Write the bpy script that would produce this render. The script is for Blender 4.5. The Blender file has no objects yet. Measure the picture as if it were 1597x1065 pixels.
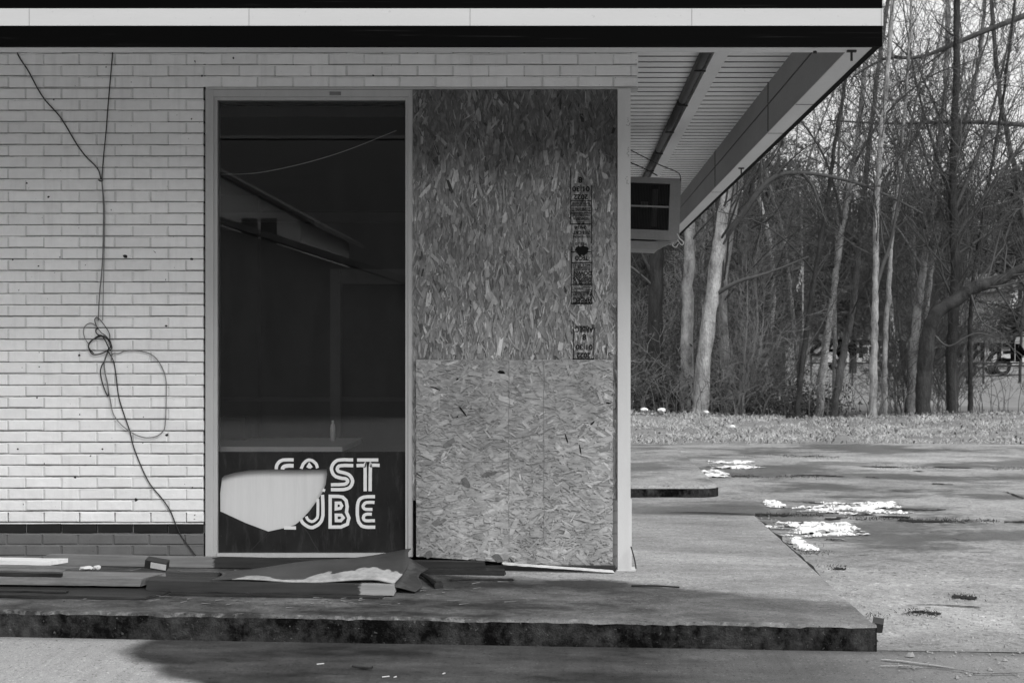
import bpy, math, random
import numpy as np
from mathutils import Vector, Matrix, geometry, noise as mnoise

SC = bpy.context.scene
COL = SC.collection
R = math.radians

# ------------------------------------------------------------------ camera
F, CX, CY, CZ = 2218.0, 882.0, 535.0, 1.42      # focal length in photo pixels, vanishing point, eye height
cam_d = bpy.data.cameras.new('camera'); cam = bpy.data.objects.new('camera', cam_d); COL.objects.link(cam)
cam.location = (0, 0, CZ); cam.rotation_euler = (R(90), 0, 0)
cam_d.sensor_width = 36; cam_d.lens = F / 1597 * 36
cam_d.shift_x = (798.5 - CX) / 1597; cam_d.shift_y = (CY - 532.5) / 1597
cam_d.clip_start = 0.1; cam_d.clip_end = 2000
cam_d.dof.use_dof = True; cam_d.dof.focus_distance = 8.0; cam_d.dof.aperture_fstop = 7.1
SC.camera = cam

# ------------------------------------------------------------------ sky, sun, exposure
SUN_EL, SUN_AZ = 43, 140          # azimuth measured from +Y clockwise; the sun stands behind the camera's right shoulder, veiled
w = bpy.data.worlds.new('World'); SC.world = w; w.use_nodes = True
nt = w.node_tree; nt.nodes.clear()
sky = nt.nodes.new('ShaderNodeTexSky'); sky.sky_type = 'NISHITA'; sky.sun_disc = False
sky.sun_elevation = R(SUN_EL); sky.sun_rotation = R(SUN_AZ); sky.air_density = 1.0; sky.dust_density = 4.0
bw = nt.nodes.new('ShaderNodeRGBToBW'); bg = nt.nodes.new('ShaderNodeBackground'); wo = nt.nodes.new('ShaderNodeOutputWorld')
nt.links.new(sky.outputs[0], bw.inputs[0])
tcw = nt.nodes.new('ShaderNodeTexCoord'); cln = nt.nodes.new('ShaderNodeTexNoise'); cln.inputs['Scale'].default_value = 2.2; cln.inputs['Detail'].default_value = 6
mpw = nt.nodes.new('ShaderNodeMapping'); mpw.inputs['Scale'].default_value = (1, 1, 2.6); nt.links.new(tcw.outputs['Generated'], mpw.inputs[0]); nt.links.new(mpw.outputs[0], cln.inputs['Vector'])
cm = nt.nodes.new('ShaderNodeMapRange'); cm.inputs[1].default_value = 0.3; cm.inputs[2].default_value = 0.7; cm.inputs[3].default_value = 5.0; cm.inputs[4].default_value = 6.3   # thin even cloud
nt.links.new(cln.outputs['Fac'], cm.inputs[0])
mxw = nt.nodes.new('ShaderNodeMix'); mxw.data_type = 'FLOAT'; mxw.inputs[0].default_value = 0.75
nt.links.new(bw.outputs[0], mxw.inputs[2]); nt.links.new(cm.outputs[0], mxw.inputs[3])
nt.links.new(mxw.outputs[0], bg.inputs[0]); nt.links.new(bg.outputs[0], wo.inputs[0])
bg.inputs[1].default_value = 0.11
sd = bpy.data.lights.new('sun', 'SUN'); sun = bpy.data.objects.new('sun', sd); COL.objects.link(sun)
sd.energy = 1.3; sd.angle = R(30); sd.color = (1, 1, 1)
a, e = R(SUN_AZ), R(SUN_EL)
sdir = Vector((math.sin(a) * math.cos(e), math.cos(a) * math.cos(e), math.sin(e)))
sun.rotation_euler = sdir.to_track_quat('Z', 'Y').to_euler(); sun.location = (0, -10, 20)
SC.view_settings.view_transform = 'Standard'; SC.view_settings.look = 'None'
SC.view_settings.gamma = 1; SC.view_settings.exposure = 0.8
SC.cycles.use_denoising = True; SC.cycles.denoising_prefilter = 'ACCURATE'; SC.cycles.denoising_input_passes = 'RGB_ALBEDO_NORMAL'

# ------------------------------------------------------------------ helpers
def P(px, py, d):                      # photo pixel at a distance -> point in the place
    return Vector(((px - CX) / F * d, d, CZ + (CY - py) / F * d))
def X(px, d): return (px - CX) / F * d
def Z(py, d): return CZ + (CY - py) / F * d
def slab_z(x): return CZ - 1.287 - 0.0168 * (x - 0.367)
def apron_z(x): return slab_z(x) - 0.118

class MB:
    def __init__(s): s.v = []; s.f = []; s.m = []; s.c = []; s.n = 0
    def add(s, verts, faces, mat=0, shade=None):
        o = s.n; s.v.extend([tuple(p) for p in verts]); s.n += len(verts)
        for f in faces:
            s.f.append([i + o for i in f]); s.m.append(mat); s.c.append(shade)
    def box(s, x0, x1, y0, y1, z0, z1, mat=0, shade=None, M=None):
        v = [Vector(p) for p in ((x0,y0,z0),(x1,y0,z0),(x1,y1,z0),(x0,y1,z0),(x0,y0,z1),(x1,y0,z1),(x1,y1,z1),(x0,y1,z1))]
        if M is not None: v = [M @ p for p in v]
        s.add(v, [(0,3,2,1),(4,5,6,7),(0,1,5,4),(1,2,6,5),(2,3,7,6),(3,0,4,7)], mat, shade)
    def tube(s, pts, rad, sides=6, mat=0, cap=True):
        pts = np.asarray([tuple(p) for p in pts], float); n = len(pts)
        if np.isscalar(rad): rad = [rad] * n
        t = np.empty_like(pts); t[1:-1] = pts[2:] - pts[:-2]; t[0] = pts[1] - pts[0]; t[-1] = pts[-1] - pts[-2]
        t /= np.maximum(np.linalg.norm(t, axis=1, keepdims=True), 1e-9)
        ref = np.array((0.31, 0.95, 0.05)) if abs(t[:, 1]).max() < 0.9 else np.array((0.9, 0.1, 0.42))
        u = np.cross(t, ref); u /= np.maximum(np.linalg.norm(u, axis=1, keepdims=True), 1e-9)
        w_ = np.cross(t, u); an = np.arange(sides) * 2 * math.pi / sides
        rr = np.asarray(rad, float)[:, None, None]
        ring = pts[:, None, :] + rr * (np.cos(an)[None, :, None] * u[:, None, :] + np.sin(an)[None, :, None] * w_[:, None, :])
        o = s.n; s.v.extend(map(tuple, ring.reshape(-1, 3))); s.n += n * sides
        for i in range(n - 1):
            for k in range(sides):
                k2 = (k + 1) % sides
                s.f.append([o + i*sides + k, o + i*sides + k2, o + (i+1)*sides + k2, o + (i+1)*sides + k]); s.m.append(mat); s.c.append(None)
        if cap:
            s.f.append([o + k for k in range(sides)][::-1]); s.m.append(mat); s.c.append(None)
            s.f.append([o + (n-1)*sides + k for k in range(sides)]); s.m.append(mat); s.c.append(None)
    def ribbon(s, pts, width, y, th=0.0006, mat=0, closed=False):   # flat strip lying in an XZ plane
        pts = [Vector((p[0], p[1])) for p in pts]; n = len(pts); L = []; Rr = []
        for i in range(n):
            a_ = pts[i-1] if (i > 0 or closed) else pts[i]; b_ = pts[(i+1) % n] if (i < n-1 or closed) else pts[i]
            d1 = (pts[i] - a_); d2 = (b_ - pts[i])
            if d1.length < 1e-9: d1 = d2
            if d2.length < 1e-9: d2 = d1
            d1 = d1.normalized(); d2 = d2.normalized(); t = (d1 + d2)
            t = t.normalized() if t.length > 1e-6 else d1
            nn = Vector((-t.y, t.x)); k = 1 / max(0.5, nn.dot(Vector((-d1.y, d1.x))))
            L.append(pts[i] + nn * width/2 * k); Rr.append(pts[i] - nn * width/2 * k)
        v = [(p.x, y, p.y) for p in L] + [(p.x, y, p.y) for p in Rr]
        f = []
        for i in range(n if closed else n - 1):
            j = (i + 1) % n; f.append((i, n + i, n + j, j))
        s.add(v, f, mat)
    def build(s, name, mats, parent=None, smooth=False, loc=None):
        me = bpy.data.meshes.new(name); me.from_pydata(s.v, [], s.f)
        for m in (mats if isinstance(mats, (list, tuple)) else [mats]): me.materials.append(m)
        if any(s.m): me.polygons.foreach_set('material_index', s.m)
        if any(c is not None for c in s.c):
            at = me.color_attributes.new('shade', 'FLOAT_COLOR', 'CORNER'); buf = []
            for f, c in zip(s.f, s.c):
                c = 1.0 if c is None else c
                buf.extend([c, c, c, 1.0] * len(f))
            at.data.foreach_set('color', buf)
        if smooth: me.polygons.foreach_set('use_smooth', [True] * len(me.polygons))
        me.validate(); me.update()
        o = bpy.data.objects.new(name, me); COL.objects.link(o)
        if loc is not None:
            me.transform(Matrix.Translation(-Vector(loc))); o.location = loc
        if parent is not None:
            o.parent = parent; o.matrix_parent_inverse = Matrix.Translation(-Vector(parent.location)) if parent.parent is None else Matrix.Identity(4)
            if parent.parent is not None: o.matrix_parent_inverse = Matrix.Identity(4)
        return o

def tag(o, label=None, cat=None, group=None, kind=None):
    if label: o['label'] = label
    if cat: o['category'] = cat
    if group: o['group'] = group
    if kind: o['kind'] = kind
    return o
def thing(name, label, cat, loc, group=None):
    o = bpy.data.objects.new(name, None); COL.objects.link(o); o.location = loc; o.empty_display_size = 0.1
    return tag(o, label, cat, group)

def smooth_path(pts, k=6):             # Catmull-Rom through the points
    pts = [Vector(p) for p in pts]; out = []
    for i in range(len(pts) - 1):
        p0 = pts[max(i-1, 0)]; p1 = pts[i]; p2 = pts[i+1]; p3 = pts[min(i+2, len(pts)-1)]
        for j in range(k):
            t = j / k
            out.append(0.5 * ((2*p1) + (p2-p0)*t + (2*p0-5*p1+4*p2-p3)*t*t + (3*p1-p0-3*p2+p3)*t**3))
    out.append(pts[-1]); return out

def text_mesh(body, size, extrude=0.0003, ax='CENTER', bold=0.0):
    cu = bpy.data.curves.new('t', 'FONT'); cu.body = body; cu.size = size; cu.align_x = ax; cu.align_y = 'CENTER'; cu.extrude = extrude; cu.offset = size*bold
    o = bpy.data.objects.new('t', cu); COL.objects.link(o)
    dg = bpy.context.evaluated_depsgraph_get()
    me = bpy.data.meshes.new_from_object(o.evaluated_get(dg))
    bpy.data.objects.remove(o); bpy.data.curves.remove(cu)
    return me

# ------------------------------------------------------------------ materials
class NT:
    def __init__(s, name):
        s.mat = bpy.data.materials.new(name); s.mat.use_nodes = True; s.nt = s.mat.node_tree
        s.b = s.nt.nodes['Principled BSDF']; s.out = s.nt.nodes['Material Output']
        s.tc = s.nt.nodes.new('ShaderNodeTexCoord')
    def link(s, a, b): s.nt.links.new(a, b)
    def setin(s, sock, v):
        if hasattr(v, 'is_output') or isinstance(v, bpy.types.NodeSocket): s.link(v, sock)
        else: sock.default_value = v
    def math(s, op, a, b=0.0, c=None, clamp=False):
        n = s.nt.nodes.new('ShaderNodeMath'); n.operation = op; n.use_clamp = clamp
        s.setin(n.inputs[0], a); s.setin(n.inputs[1], b)
        if c is not None: s.setin(n.inputs[2], c)
        return n.outputs[0]
    def coord(s, scale=(1,1,1), loc=(0,0,0), src='Object'):
        m = s.nt.nodes.new('ShaderNodeMapping'); m.inputs['Scale'].default_value = scale; m.inputs['Location'].default_value = loc
        s.link(s.tc.outputs[src], m.inputs[0]); return m.outputs[0]
    def noise(s, scale, detail=4, rough=0.55, stretch=(1,1,1), loc=(0,0,0), dist=0.0):
        n = s.nt.nodes.new('ShaderNodeTexNoise'); n.inputs['Scale'].default_value = scale; n.inputs['Detail'].default_value = detail
        n.inputs['Roughness'].default_value = rough; n.inputs['Distortion'].default_value = dist
        s.link(s.coord(stretch, loc), n.inputs['Vector']); return n.outputs['Fac']
    def rng(s, v, a, b, c=0.0, d=1.0, smooth=False):
        n = s.nt.nodes.new('ShaderNodeMapRange'); n.clamp = True
        if smooth: n.interpolation_type = 'SMOOTHSTEP'
        s.setin(n.inputs[0], v)
        for i, q in enumerate((a, b, c, d)): s.setin(n.inputs[i+1], q)
        return n.outputs[0]
    def mix(s, f, a, b):      # scalar mix
        n = s.nt.nodes.new('ShaderNodeMix'); n.data_type = 'FLOAT'
        s.setin(n.inputs[0], f); s.setin(n.inputs[2], a); s.setin(n.inputs[3], b); return n.outputs[0]
    def xyz(s):
        n = s.nt.nodes.new('ShaderNodeSeparateXYZ'); s.link(s.tc.outputs['Object'], n.inputs[0]); return n.outputs
    def attr(s, name):
        n = s.nt.nodes.new('ShaderNodeAttribute'); n.attribute_name = name; return n.outputs['Fac']
    def bump(s, h, strength=0.3, dist=0.01):
        n = s.nt.nodes.new('ShaderNodeBump'); n.inputs['Strength'].default_value = strength; n.inputs['Distance'].default_value = dist
        s.link(h, n.inputs['Height']); s.link(n.outputs[0], s.b.inputs['Normal'])
    def done(s, col, rough=0.8, spec=0.4):
        if isinstance(col, (int, float)): s.b.inputs['Base Color'].default_value = (col, col, col, 1)
        else: s.link(col, s.b.inputs['Base Color'])
        s.setin(s.b.inputs['Roughness'], rough); s.b.inputs['Specular IOR Level'].default_value = spec
        return s.mat

def weathered(name, base, var=0.25, scale=3.0, fine=60.0, rough=0.8, spec=0.2, bump=0.2, stretch=(1,1,1), speck=0.0, bdist=0.004):
    m = NT(name)
    a_ = m.noise(scale, 5, 0.6, stretch); b_ = m.noise(fine, 3, 0.6, stretch, (3, 1, 7))
    k = m.math('ADD', m.math('MULTIPLY', m.math('SUBTRACT', a_, 0.5), var * 2.4), m.math('MULTIPLY', m.math('SUBTRACT', b_, 0.5), var * 1.2))
    col = m.math('MULTIPLY', m.math('ADD', k, 1.0), base, clamp=True)
    if speck:
        sp = m.rng(m.noise(fine * 0.7, 2, 0.5, (1,1,1), (9, 4, 2)), 0.70, 0.74)
        col = m.mix(m.math('MULTIPLY', sp, speck), col, base * 0.12)
    if bump: m.bump(b_, bump, bdist)
    return m.done(col, rough, spec)

# painted brick: the paint has flaked in small specks and carries faint dirt
def painted_brick():
    m = NT('white painted brick')
    big = m.noise(1.3, 4, 0.6); mid = m.noise(14, 4, 0.65); fine = m.noise(140, 4, 0.7)
    col = m.math('MULTIPLY', m.math('ADD', 0.78, m.math('ADD', m.math('MULTIPLY', big, 0.22), m.math('MULTIPLY', mid, 0.22))), 0.86)
    streak = m.rng(m.noise(3.0, 4, 0.6, (6, 1, 0.5)), 0.55, 0.8)
    col = m.math('MULTIPLY', col, m.math('SUBTRACT', 1.0, m.math('MULTIPLY', streak, 0.13)))
    sp = m.rng(m.noise(34, 2, 0.5, (1, 1, 1), (5, 0, 3)), 0.755, 0.775)
    sp2 = m.rng(m.noise(90, 2, 0.5, (1, 1, 1), (2, 8, 3)), 0.75, 0.78)
    col = m.mix(m.math('MAXIMUM', sp, m.math('MULTIPLY', sp2, 0.6)), col, 0.09)
    col = m.math('MULTIPLY', col, m.attr('shade'))
    m.bump(m.math('ADD', fine, m.math('MULTIPLY', mid, 2.0)), 0.5, 0.005)
    return m.done(col, 0.62, 0.35)
MAT = {}
MAT['brick'] = painted_brick()
MAT['mortar'] = weathered('painted mortar', 0.66, 0.35, 9, 160, 0.85, 0.2, 0.5)
MAT['joint'] = weathered('shadow line joint', 0.40, 0.8, 5, 50, 0.95, 0.1, 0)  # recess colour darkened to hold the shadow line under each brick
MAT['grey_brick'] = weathered('grey painted brick', 0.145, 0.22, 9, 120, 0.7, 0.3, 0.4, speck=0.5)
MAT['black_tile'] = weathered('black glazed brick', 0.012, 0.5, 12, 90, 0.45, 0.4, 0.3)
MAT['chip'] = weathered('bare chipped brick', 0.03, 0.3, 30, 90)
MAT['frame'] = weathered('grey white aluminium frame', 0.46, 0.12, 5, 120, 0.5, 0.4, 0.1, (3, 3, 0.6), speck=0.25)
MAT['post'] = weathered('white painted post', 0.62, 0.10, 4, 120, 0.55, 0.35, 0.15, (3, 3, 0.5), speck=0.2)
MAT['white_metal'] = weathered('white fascia metal', 0.53, 0.05, 4, 70, 0.45, 0.4, 0.05, (0.5, 1, 3), speck=0.15)
MAT['beam_dark'] = weathered('dark grey beam and groove', 0.25, 0.2, 3, 60, 0.6, 0.3, 0.1, (1, 0.4, 1))
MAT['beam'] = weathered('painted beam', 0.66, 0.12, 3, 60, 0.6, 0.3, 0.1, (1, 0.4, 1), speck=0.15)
MAT['deck'] = weathered('painted metal deck', 0.80, 0.14, 2, 40, 0.55, 0.3, 0.05, speck=0.1)
MAT['galv'] = weathered('dull steel', 0.30, 0.2, 6, 60, 0.5, 0.5, 0.1)
MAT['dark_metal'] = weathered('dark metal', 0.025, 0.3, 6, 60, 0.5, 0.4, 0.1)
MAT['ac'] = weathered('stained grey casing', 0.22, 0.25, 5, 60, 0.6, 0.35, 0.1, speck=0.3)
MAT['cable'] = weathered('black cable', 0.02, 0.2, 20, 90, 0.55, 0.4, 0)
MAT['grey_cable'] = weathered('grey cable', 0.17, 0.2, 20, 90, 0.6, 0.3, 0)
MAT['ink'] = weathered('printing ink', 0.012, 0.3, 120, 400, 0.8, 0.1, 0)
MAT['letter_white'] = weathered('white vinyl', 0.72, 0.1, 30, 160, 0.5, 0.3, 0.1)
MAT['white_panel'] = weathered('white panel', 0.62, 0.10, 4, 50, 0.6, 0.3, 0.05, (9, 1, 0.5))
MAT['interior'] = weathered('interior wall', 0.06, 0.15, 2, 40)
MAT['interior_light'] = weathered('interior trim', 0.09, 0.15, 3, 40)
MAT['desk'] = weathered('pale laminate desk', 0.85, 0.1, 5, 60, 0.4, 0.4, 0.02, speck=0.4)
MAT['wet_wood'] = weathered('rain soaked wood', 0.030, 0.95, 4, 40, 0.5, 0.12, 0.35, (1, 12, 12))
MAT['grey_wood'] = weathered('grey weathered wood', 0.17, 0.7, 4, 40, 0.75, 0.3, 0.4, (1, 14, 14))
MAT['white_wood'] = weathered('white painted wood', 0.70, 0.3, 4, 40, 0.6, 0.3, 0.1, (1, 8, 8))
MAT['black_plastic'] = weathered('black plastic', 0.02, 0.3, 10, 60, 0.5, 0.4, 0.05)
MAT['paper'] = weathered('pale paper', 0.55, 0.2, 20, 90, 0.8, 0.2, 0.1)
MAT['rubble'] = weathered('concrete crumb', 0.3, 0.3, 30, 90, 0.9, 0.2, 0.3)
MAT['bark'] = weathered('grey bark', 0.15, 0.9, 6, 40, 0.95, 0.1, 1.0, (1.6, 1.6, 0.45), bdist=0.03)
MAT['bark_pale'] = weathered('pale blotched bark', 0.33, 1.15, 5, 34, 0.95, 0.1, 0.9, (1.4, 1.4, 0.55), bdist=0.03)
MAT['bark_dark'] = weathered('dark bark', 0.055, 0.9, 6, 40, 0.95, 0.1, 1.0, (1.6, 1.6, 0.45), bdist=0.03)
MAT['twig'] = weathered('twig bark', 0.085, 0.4, 3, 12, 0.9, 0.2, 0)
MAT['twig_pale'] = weathered('pale twig bark', 0.22, 0.5, 3, 12, 0.9, 0.2, 0)
MAT['far_wood'] = weathered('distant twigs', 0.05, 0.7, 0.12, 0.9, 0.95, 0.1, 0)
MAT['needles'] = weathered('evergreen leaves', 0.05, 0.7, 1.2, 9, 0.8, 0.3, 0)
MAT['stain'] = weathered('damp stained flake', 0.13, 0.5, 40, 160)
MAT['ink_grey'] = weathered('faded pencil', 0.2, 0.2, 60, 90)
MAT['tyre'] = weathered('tyre rubber', 0.015, 0.2, 9, 40)
MAT['car_white'] = weathered('white car paint', 0.55, 0.05, 2, 20, 0.3, 0.5, 0)
MAT['car_grey'] = weathered('grey car paint', 0.30, 0.05, 2, 20, 0.3, 0.5, 0)
MAT['car_glass'] = weathered('dark car glass', 0.015, 0.1, 2, 20, 0.1, 0.6, 0)
MAT['house_wall'] = weathered('pale siding', 0.75, 0.1, 1, 10, 0.8, 0.2, 0.1, (0.2, 0.2, 9))
MAT['house_roof'] = weathered('shingle roof', 0.13, 0.25, 2, 12, 0.9, 0.2, 0.2)

def m_glass():
    m = NT('dusty window glass'); n = m.nt.nodes
    tr = n.new('ShaderNodeBsdfTransparent'); tr.inputs[0].default_value = (0.95, 0.95, 0.95, 1)
    gl = n.new('ShaderNodeBsdfGlossy'); gl.inputs['Roughness'].default_value = 0.01; gl.inputs['Color'].default_value = (0.9, 0.9, 0.9, 1)
    df = n.new('ShaderNodeBsdfDiffuse'); df.inputs['Color'].default_value = (0.35, 0.35, 0.35, 1)
    fr = n.new('ShaderNodeFresnel'); fr.inputs['IOR'].default_value = 1.8
    mx = n.new('ShaderNodeMixShader'); mx2 = n.new('ShaderNodeMixShader')
    dirt = m.rng(m.noise(4, 5, 0.65, (3, 1, 0.6)), 0.35, 0.85, 0.002, 0.030)
    m.link(fr.outputs[0], mx.inputs[0]); m.link(tr.outputs[0], mx.inputs[1]); m.link(gl.outputs[0], mx.inputs[2])
    m.link(dirt, mx2.inputs[0]); m.link(mx.outputs[0], mx2.inputs[1]); m.link(df.outputs[0], mx2.inputs[2]); m.link(mx2.outputs[0], m.out.inputs[0])
    return m.mat
MAT['glass'] = m_glass()
def m_black_paint():
    m = NT('black painted glass')
    a_ = m.noise(6, 5, 0.65, (1, 1, 0.7)); s_ = m.rng(m.noise(7, 5, 0.7, (5, 1, 0.8), (4, 0, 1)), 0.52, 0.75)
    col = m.math('ADD', m.math('MULTIPLY', a_, 0.03), 0.004); col = m.mix(m.math('MULTIPLY', s_, 0.6), col, 0.06)
    sp = m.rng(m.noise(60, 2, 0.5), 0.74, 0.77); col = m.mix(m.math('MULTIPLY', sp, 0.5), col, 0.2)
    return m.done(col, m.rng(a_, 0.3, 0.7, 0.35, 0.7), 0.12)
MAT['black_paint'] = m_black_paint()
def m_black_fascia():
    m = NT('black fascia enamel')
    sc = m.rng(m.noise(3, 5, 0.7, (0.5, 1, 30)), 0.60, 0.75)
    m.done(m.mix(sc, 0.0015, 0.016), m.mix(sc, 0.6, 0.8), 0.03); return m.mat
MAT['black_fascia'] = m_black_fascia()
def m_osb(name, k):
    m = NT(name)
    s_ = m.attr('shade'); g = m.noise(75, 5, 0.7, (1, 1, 0.3) if k else (0.3, 1, 1)); st = m.noise(2.2, 4, 0.6, (1.4, 1, 0.8))
    col = m.math('MULTIPLY', s_, m.math('ADD', 0.25, m.math('MULTIPLY', g, 1.5)))
    col = m.math('MULTIPLY', col, m.rng(st, 0.3, 0.7, 0.62, 1.2))
    sp = m.rng(m.noise(46, 2, 0.5, (1, 1, 1), (1, 2, 3)), 0.72, 0.76); col = m.mix(m.math('MULTIPLY', sp, 0.7), col, 0.03)
    if k:       # darker towards the top of the upper board, with a ragged lower rim
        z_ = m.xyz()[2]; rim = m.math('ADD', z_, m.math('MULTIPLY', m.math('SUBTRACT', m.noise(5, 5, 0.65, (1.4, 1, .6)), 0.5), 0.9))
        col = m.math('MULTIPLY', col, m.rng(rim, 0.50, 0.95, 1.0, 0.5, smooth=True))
    m.bump(g, 0.3, 0.003); return m.done(col, 0.75, 0.25)
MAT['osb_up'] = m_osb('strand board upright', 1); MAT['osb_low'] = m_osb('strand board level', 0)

def m_slab_top():
    m = NT('damp sidewalk concrete'); x, y, z = m.xyz()
    big = m.noise(1.4, 6, 0.62, (0.8, 1.4, 1)); mid = m.noise(9, 6, 0.65, (0.7, 1.2, 1), (2, 5, 1)); fine = m.noise(150, 4, 0.7)
    streak = m.noise(2.2, 6, 0.68, (0.6, 1.3, 1), (7, 2, 0))
    dry = m.math('ADD', 0.20, m.math('ADD', m.math('MULTIPLY', big, 0.14), m.math('MULTIPLY', mid, 0.10)))
    dry = m.math('MULTIPLY', dry, m.rng(streak, 0.3, 0.7, 0.6, 1.25)); dry = m.math('MULTIPLY', dry, m.rng(m.noise(30, 5, 0.75), 0.3, 0.7, 0.75, 1.25)); dry = m.math('MULTIPLY', dry, m.rng(fine, 0.3, 0.7, 0.75, 1.25))
    # darker, smoother area: its edge runs from the post towards the front corner
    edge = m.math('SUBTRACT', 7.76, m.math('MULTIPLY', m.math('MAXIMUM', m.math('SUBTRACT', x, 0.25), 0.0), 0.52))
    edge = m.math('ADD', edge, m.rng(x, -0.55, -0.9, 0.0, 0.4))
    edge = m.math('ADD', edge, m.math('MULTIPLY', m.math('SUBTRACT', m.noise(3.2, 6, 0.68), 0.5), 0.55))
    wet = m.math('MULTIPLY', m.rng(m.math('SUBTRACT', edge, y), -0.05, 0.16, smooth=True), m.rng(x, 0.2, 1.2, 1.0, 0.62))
    tone_var = m.rng(m.noise(2.6, 6, 0.72, (0.7, 1.1, 1), (3, 9, 0)), 0.38, 0.58, 0.6, 1.0)
    wet = m.math('MULTIPLY', wet, tone_var)
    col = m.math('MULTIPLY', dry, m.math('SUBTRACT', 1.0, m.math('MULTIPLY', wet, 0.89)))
    # one darker puddle mark in front of the boarded door
    dx = m.math('MULTIPLY', m.math('SUBTRACT', x, 0.12), 4.2); dy = m.math('MULTIPLY', m.math('SUBTRACT', y, 7.58), 7.5)
    rr = m.math('ADD', m.math('MULTIPLY', dx, dx), m.math('MULTIPLY', dy, dy))
    rr = m.math('ADD', rr, m.math('MULTIPLY', m.math('SUBTRACT', m.noise(7, 5, 0.65, (1, 1.6, 1)), 0.5), 2.6))
    pud = m.rng(rr, 0.75, 0.9, 1.0, 0.0); col = m.mix(m.math('MULTIPLY', pud, 0.8), col, 0.04)
    lip = m.rng(m.math('ADD', y, m.math('MULTIPLY', m.math('SUBTRACT', m.noise(22, 4, 0.7), 0.5), 0.10)), 6.61, 6.63, 1.0, 0.0)
    col = m.mix(m.math('MULTIPLY', lip, m.rng(m.noise(12, 5, .7), .5, .62, 0, .5)), col, 0.30)
    sp = m.rng(m.noise(70, 2, 0.5), 0.71, 0.75); col = m.mix(m.math('MULTIPLY', sp, 0.4), col, 0.05)
    ag = m.rng(m.noise(55, 3, 0.6, (1, 1, 1), (4, 4, 4)), 0.62, 0.70); col = m.math('MULTIPLY', col, m.math('ADD', 1.0, m.math('MULTIPLY', ag, 0.8)))
    ah = m.rng(m.noise(48, 3, 0.6, (1, 1, 1), (7, 4, 4)), 0.60, 0.68); col = m.math('MULTIPLY', col, m.math('SUBTRACT', 1.0, m.math('MULTIPLY', ah, 0.6)))
    m.bump(m.math('ADD', fine, m.math('MULTIPLY', mid, 1.5)), 0.35, 0.005)
    return m.done(col, m.mix(wet, 0.85, 0.6), 0.14)
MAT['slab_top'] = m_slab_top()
def m_slab_face():
    m = NT('mossy sidewalk edge')
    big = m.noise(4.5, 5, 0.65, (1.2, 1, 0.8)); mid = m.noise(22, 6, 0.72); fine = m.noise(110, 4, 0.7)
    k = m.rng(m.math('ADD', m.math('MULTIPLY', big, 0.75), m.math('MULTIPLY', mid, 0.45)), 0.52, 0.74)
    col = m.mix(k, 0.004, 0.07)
    sp = m.rng(m.noise(45, 3, 0.6, (1, 1, 1), (1, 1, 1)), 0.64, 0.7); col = m.mix(m.math('MULTIPLY', sp, 0.7), col, 0.16)
    m.bump(m.math('ADD', fine, m.math('MULTIPLY', mid, 3.0)), 0.8, 0.012)
    return m.done(col, 0.9, 0.08)
MAT['slab_face'] = m_slab_face()
def m_apron():
    m = NT('driveway concrete'); x, y, z = m.xyz()
    big = m.noise(1.1, 6, 0.6, (0.6, 1.6, 1)); mid = m.noise(10, 6, 0.65); fine = m.noise(170, 4, 0.75)
    col = m.math('ADD', 0.24, m.math('ADD', m.math('MULTIPLY', big, 0.10), m.math('MULTIPLY', mid, 0.10)))
    # lighter patch at the left with a curved rim: everything right of it is darker
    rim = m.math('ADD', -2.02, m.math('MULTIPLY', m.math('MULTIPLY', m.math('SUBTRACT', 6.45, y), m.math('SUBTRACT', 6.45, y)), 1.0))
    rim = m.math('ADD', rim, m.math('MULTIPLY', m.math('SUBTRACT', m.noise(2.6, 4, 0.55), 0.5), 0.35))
    darkened = m.rng(m.math('SUBTRACT', x, rim), -0.02, 0.14, smooth=True)
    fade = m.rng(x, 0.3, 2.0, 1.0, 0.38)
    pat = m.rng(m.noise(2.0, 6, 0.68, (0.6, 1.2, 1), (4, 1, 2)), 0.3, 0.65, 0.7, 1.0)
    darkened = m.math('MULTIPLY', m.math('MULTIPLY', darkened, fade), pat)
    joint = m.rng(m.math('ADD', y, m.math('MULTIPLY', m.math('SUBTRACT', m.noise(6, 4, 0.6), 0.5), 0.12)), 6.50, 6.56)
    col = m.math('MULTIPLY', col, m.math('SUBTRACT', 1.0, m.math('MULTIPLY', darkened, 0.95)))
    line = m.rng(m.noise(2.2, 5, 0.7, (0.5, 4.0, 1), (1, 3, 2)), 0.60, 0.68); col = m.mix(m.math('MULTIPLY', line, 0.3), col, 0.26)
    tread = m.rng(m.noise(3.0, 3, 0.6, (9, 0.5, 1), (8, 3, 2)), 0.5, 0.8); col = m.math('MULTIPLY', col, m.math('SUBTRACT', 1.0, m.math('MULTIPLY', tread, 0.22)))
    col = m.mix(m.math('MULTIPLY', joint, 0.35), col, 0.05)
    grit = m.rng(fine, 0.3, 0.7, 0.65, 1.35); col = m.math('MULTIPLY', col, grit)
    ag = m.rng(m.noise(70, 3, 0.6, (1, 1, 1), (4, 4, 4)), 0.62, 0.70); col = m.math('MULTIPLY', col, m.math('ADD', 1.0, m.math('MULTIPLY', ag, 0.8)))
    ah = m.rng(m.noise(55, 3, 0.6, (1, 1, 1), (7, 4, 4)), 0.60, 0.68); col = m.math('MULTIPLY', col, m.math('SUBTRACT', 1.0, m.math('MULTIPLY', ah, 0.6)))
    m.bump(m.math('ADD', fine, mid), 0.35, 0.006)
    return m.done(col, m.mix(darkened, 0.85, 0.6), 0.14)
MAT['apron'] = m_apron()
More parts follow.
